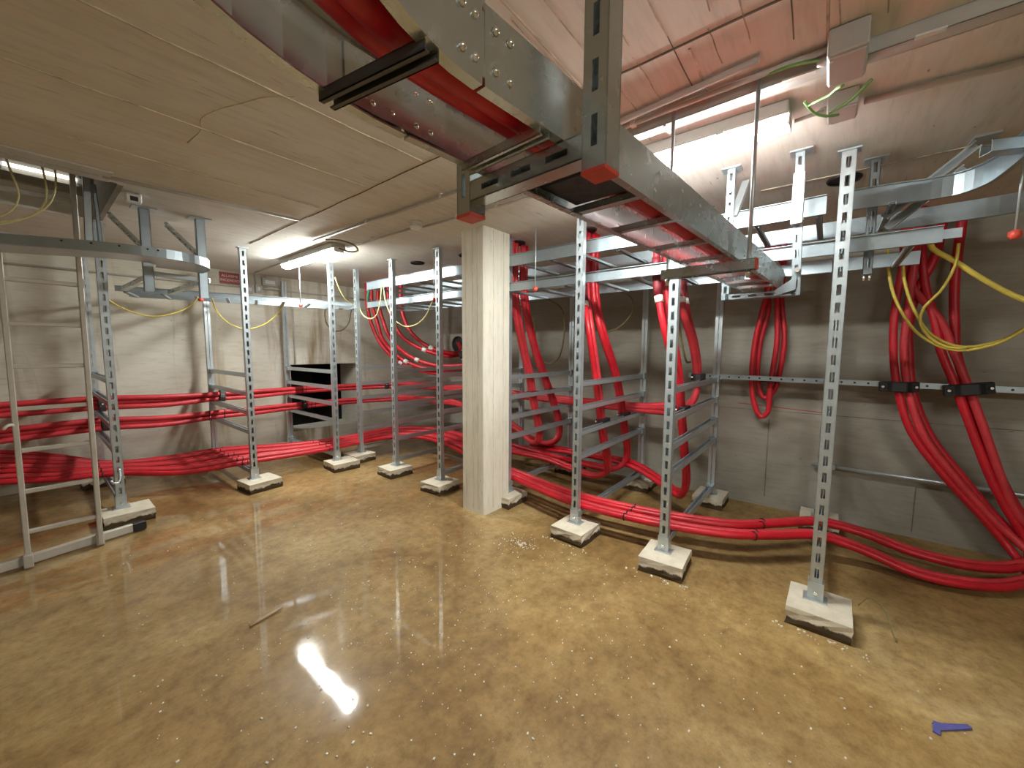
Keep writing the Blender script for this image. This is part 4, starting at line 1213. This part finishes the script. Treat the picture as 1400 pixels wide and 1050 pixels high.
conduit([(2.115, 3.85, 2.52), (2.12, 2.75, 2.52)], 0.010, 'grey conduit between the left lamp and the smoke detector', [(2.12, 3.4, 2.535)])
conduit([(2.155, 2.7, 2.52), (2.20, 1.46, 2.52)], 0.010, 'grey conduit between the smoke detector and the right lamp', [(2.17, 2.3, 2.535), (2.18, 1.9, 2.535)])
conduit([(1.80, 3.9, 2.53), (1.83, 2.6, 2.53), (1.84, 1.6, 2.53), (1.70, 0.25, 2.53)], 0.012, 'long thin conduit on the ceiling beside the lamps', [(1.82, 3.0, 2.54), (1.835, 2.1, 2.54)])
conduit([(2.24, -0.06, 2.53), (2.29, -0.45, 2.53), (2.32, -2.4, 2.53)], 0.013, 'grey conduit running from the lower junction box to the right')
conduit([(-0.9, 6.375, 2.315), (1.5, 6.375, 2.34), (2.08, 6.375, 2.352)], 0.012, 'grey conduit high on the far wall left of the switch box')
conduit([(2.2, 6.375, 2.352), (3.2, 6.375, 2.36), (4.2, 6.375, 2.36)], 0.012, 'grey conduit high on the far wall right of the switch box')
conduit([(2.11, 6.37, 2.37), (2.10, 6.37, 2.53), (2.06, 6.25, 2.54), (2.03, 5.16, 2.535)], 0.010, 'conduit rising from the switch box to the left lamp')
conduit([(2.59, 6.375, 2.10), (2.59, 6.375, 1.26)], 0.012, 'thin upright pipe beside the wall opening')
conduit([(0.62, 6.375, 2.31), (0.62, 6.375, 2.10)], 0.008, 'short upright conduit on the far wall by the ladder')

tk = thing('cable_trunking', 'grey trunking along the ceiling beside the right lamp', 'trunking', (0, 0, 0))
obj('channel', B().uchan((1.90, 1.5, 2.50), (1.86, 0.06, 2.50), 0.062, 0.05, 0.003), 'grey_plastic', tk)
obj('channel', B().uchan((1.88, -0.05, 2.50), (1.915, -2.4, 2.50), 0.062, 0.05, 0.003), 'grey_plastic', tk)
for a, c in (((1.83, 0.19, 2.497), (1.835, 0.09, 2.497)), ((1.845, -0.16, 2.497), (1.85, -0.23, 2.497))):
    obj('splice', B().bar(a, c, 0.02, 0.006), 'white_plastic', tk)
for c in ((1.895, 1.1, 2.495), (1.88, 0.62, 2.495)):
    obj('clip', B().box(c, (0.075, 0.012, 0.008)), 'white_plastic', tk)
conduit([(1.82, 1.5, 2.53), (1.79, 0.06, 2.53)], 0.011, 'thin white conduit above the trunking', [(1.815, 1.0, 2.535), (1.805, 0.75, 2.535)])


def jbox(c, s, label, rz=0.0):
    root = thing('junction_box', label, 'junction box', c, 'grey junction boxes', rz)
    obj('body', B().box((0, 0, 0), s), 'grey_plastic', root, bevel=0.006, seg=2)
    obj('lid', B().box((0, 0, -s[2] / 2 - 0.003), (s[0] * 0.92, s[1] * 0.92, 0.008)), 'grey_plastic', root, bevel=0.003)
    for k in (-1, 1):
        obj('screw', B().cyl((k * s[0] * 0.38, s[1] * 0.38, -s[2] / 2 - 0.009), (k * s[0] * 0.38, s[1] * 0.38, -s[2] / 2 - 0.005), 0.005, 8), 'white_plastic', root)
    obj('gland', B().tube([(0, s[1] / 2, 0), (0, s[1] / 2 + 0.012, 0), (0, s[1] / 2 + 0.03, 0)], [0.016, 0.016, 0.010], 10), 'grey_plastic', root)
    return root


jbox((1.81, 0.005, 2.505), (0.19, 0.105, 0.085), 'larger grey junction box on the ceiling at the upper right')
jbox((2.19, 0.01, 2.515), (0.13, 0.10, 0.065), 'smaller white junction box at the right end of the right lamp')
conduit([(2.17, 0.17, 2.50), (2.18, 0.07, 2.51)], 0.008, 'short conduit between the right lamp and its junction box')
for k, (p, lb) in enumerate((([(1.80, 0.25, 2.525), (1.78, 0.16, 2.515), (1.80, 0.08, 2.51)], 'green wire looping into the larger junction box'),
                             ([(2.03, 0.13, 2.50), (2.08, 0.10, 2.47), (2.12, 0.06, 2.46), (2.15, 0.02, 2.465)], 'bright green wire at the end of the right lamp'),
                             ([(2.05, 0.12, 2.49), (1.98, 0.05, 2.47), (1.93, 0.03, 2.46), (1.90, 0.01, 2.45)], 'green wire hanging under the larger junction box'),
                             ([(2.12, 0.05, 2.465), (2.06, -0.02, 2.47), (2.02, -0.07, 2.50)], 'green wire end sticking out at the smaller junction box'))):
    wire(p, lb, 0.0055, 'green_wire')

dt = thing('smoke_detector', 'white round smoke detector on the ceiling', 'smoke detector', (2.09, 2.72, H))
obj('base', B().tube([(0, 0, 0), (0, 0, -0.022)], [0.055, 0.055], 20), 'white_plastic', dt)
obj('head', B().tube([(0, 0, -0.022), (0, 0, -0.032), (0, 0, -0.055), (0, 0, -0.062)], [0.042, 0.050, 0.042, 0.025], 20), 'white_plastic', dt)
obj('vent_ring', B().ring((0, 0, -0.036), (0, 0, 1), 0.047, 0.003, 20, 4), 'grey_plastic', dt)
wire([(2.03, 3.86, 2.50), (2.10, 3.80, 2.47), (2.13, 3.68, 2.47), (2.05, 3.62, 2.50), (1.95, 3.68, 2.53), (1.86, 3.78, 2.535)], 'dark loop of cable at the right end of the left lamp', 0.008, 'olive_wire')
# camera-like fitting and trunking beside the hatch
em = thing('wall_fitting', 'small white fitting with a dark opening beside the hatch', 'fitting', (0.53, 3.77, H))
obj('body', B().box((0, 0, -0.03), (0.08, 0.07, 0.06)), 'white_plastic', em, bevel=0.006)
obj('socket', B().box((0.0, -0.0352, -0.04), (0.04, 0.004, 0.03)), 'black_rubber', em)
hf = thing('cable_trunking', 'wide grey trunking along the near edge of the hatch', 'trunking', (0, 0, 0))
obj('cover', B().span((-1.4, 3.40, H - 0.012), (0.40, 3.60, H - 0.0005)), 'grey_conduit', hf, bevel=0.003)
obj('lid_joint', B().span((-1.4, 3.505, H - 0.0135), (0.40, 3.509, H - 0.0115)), 'dark_steel', hf)
conduit([(0.36, 3.50, H - 0.012), (1.46, 3.40, H - 0.012)], 0.010, 'thin conduit running right from the hatch trunking')

# hatch edge haunch
b = B()
b.hull8([V(p) for p in ((0.44, 3.64, H - 0.002), (0.47, 3.64, H - 0.002), (0.47, 4.76, H - 0.002), (0.44, 4.76, H - 0.002), (0.44, 3.64, H + 0.2), (0.47, 3.64, H + 0.1), (0.47, 4.76, H + 0.1), (0.44, 4.76, H + 0.2))])
struct(obj('trim_1', b, 'wall_right_concrete'), 'concrete edge strip of the hatch', 'trim')

# ------------------------------------------------------------------ things on the far wall
sg = thing('wall_sign', 'dark red fire alarm sign high on the far wall', 'sign', (1.805, YW - 0.008, 2.445))
obj('panel', B().box((0, 0, 0), (0.225, 0.01, 0.15)), 'sign_red', sg, bevel=0.002)


def text(s, size, loc, parent, mat):
    cu = bpy.data.curves.new('lettering', 'FONT')
    cu.body = s
    cu.size = size
    cu.align_x = 'CENTER'
    cu.align_y = 'CENTER'
    cu.extrude = 0.0008
    tmp = bpy.data.objects.new('lettering_tmp', cu)
    COL.objects.link(tmp)
    bpy.context.view_layer.update()
    me = bpy.data.meshes.new_from_object(tmp.evaluated_get(bpy.context.evaluated_depsgraph_get()))
    bpy.data.objects.remove(tmp)
    me.materials.clear()
    o = link('lettering', me, mat, parent, loc, (math.pi / 2, 0, 0))
    return o


text('ALLARME', 0.046, (0, -0.0062, 0.028), sg, 'white_band')
text('INCENDIO', 0.046, (0, -0.0062, -0.028), sg, 'white_band')
bx = thing('alarm_panel', 'flat grey notice box on the far wall behind the rear post', 'box', (2.29, YW - 0.02, 2.455))
obj('panel', B().box((0, 0, 0), (0.20, 0.04, 0.115)), 'grey_plastic', bx, bevel=0.005)
obj('label_plate', B().box((0, -0.0212, 0.0), (0.13, 0.002, 0.05)), 'white_plastic', bx)
for x, lb in ((2.03, 'left small grey switch box on the far wall'), (2.14, 'right small grey switch box on the far wall')):
    s = thing('switch_box', lb, 'switch', (x, YW - 0.022, 2.325 if x < 2.1 else 2.345), 'switch boxes')
    obj('body', B().box((0, 0, 0), (0.085, 0.044, 0.12)), 'grey_plastic', s, bevel=0.005)
    obj('rocker', B().box((0, -0.024, 0), (0.035, 0.006, 0.05)), 'white_plastic', s, bevel=0.002)

# ------------------------------------------------------------------ things lying on the floor
tp = obj('blue_tape', B().hull8([V(p) for p in ((2.20, -0.42, 0.001), (2.275, -0.53, 0.001), (2.262, -0.54, 0.001), (2.175, -0.44, 0.001), (2.20, -0.42, 0.006), (2.275, -0.53, 0.010), (2.262, -0.54, 0.010), (2.175, -0.44, 0.006))])
         .hull8([V(p) for p in ((2.215, -0.425, 0.001), (2.22, -0.45, 0.001), (2.145, -0.435, 0.001), (2.15, -0.415, 0.001), (2.215, -0.425, 0.007), (2.22, -0.45, 0.007), (2.145, -0.435, 0.007), (2.15, -0.415, 0.007))]), 'blue_tape')
tag(tp, 'scrap of blue tape lying on the floor at the lower right', 'tape')
st = obj('wooden_stick', B().tube([(0.66, 2.335, 0.008), (0.75, 2.35, 0.010), (0.83, 2.362, 0.012)], [0.006, 0.008, 0.006], 7), 'wood_stick')
tag(st, 'short splinter of wood lying on the wet floor', 'stick')
wr = cable([(2.80, -0.22, 0.10), (2.86, -0.27, 0.13), (2.82, -0.33, 0.10), (2.74, -0.36, 0.02), (2.72, -0.37, 0.008)], 'thin dark wire curling off the nearest concrete block', 'loose ends', 0.003, 'olive_wire', 6, 0.02, 'loose_wire', 'wire')
rg = random.Random(11)
b = B()
for k in range(900):
    if rg.random() < 0.6:
        x, y = rg.gauss(1.25, 0.55), rg.gauss(1.35, 0.75)
    else:
        x, y = rg.uniform(0.2, 2.6), rg.uniform(-0.6, 4.2)
    if not (0.1 < x < 2.5):
        continue
    s = rg.choice((0.002, 0.003, 0.003, 0.004, 0.006))
    a = rg.uniform(0, 3.14)
    M3 = Matrix.Rotation(a, 3, 'Z') @ Matrix.Rotation(rg.uniform(-0.5, 0.5), 3, 'X')
    b.box((x, y, s * 0.4), (s * rg.uniform(0.8, 1.8), s, s * 0.8), M3)
for k in range(130):
    a, r_ = rg.uniform(0, 6.28), abs(rg.gauss(0, 0.13))
    s = rg.choice((0.003, 0.004, 0.006))
    b.box((2.30 + r_ * math.cos(a) * 0.8, 1.75 + r_ * math.sin(a) * 1.2, s * 0.4), (s * 1.4, s, s * 0.8), Matrix.Rotation(a, 3, 'Z'))
for blkx, blky in ((2.55, 1.5), (2.55, 0.8), (2.54, -0.05)):
    for k in range(22):
        s = rg.choice((0.004, 0.005, 0.008))
        b.box((blkx - 0.02 - rg.uniform(0, 0.04), blky + rg.uniform(-0.2, 0.2), s * 0.4), (s * 1.4, s, s * 0.8), Matrix.Rotation(rg.uniform(0, 3), 3, 'Z'))
gr = obj('mortar_crumbs', b, 'chip_white')
gr['kind'] = 'stuff'
tag(gr, 'white mortar crumbs and grit scattered over the wet floor', 'grit')
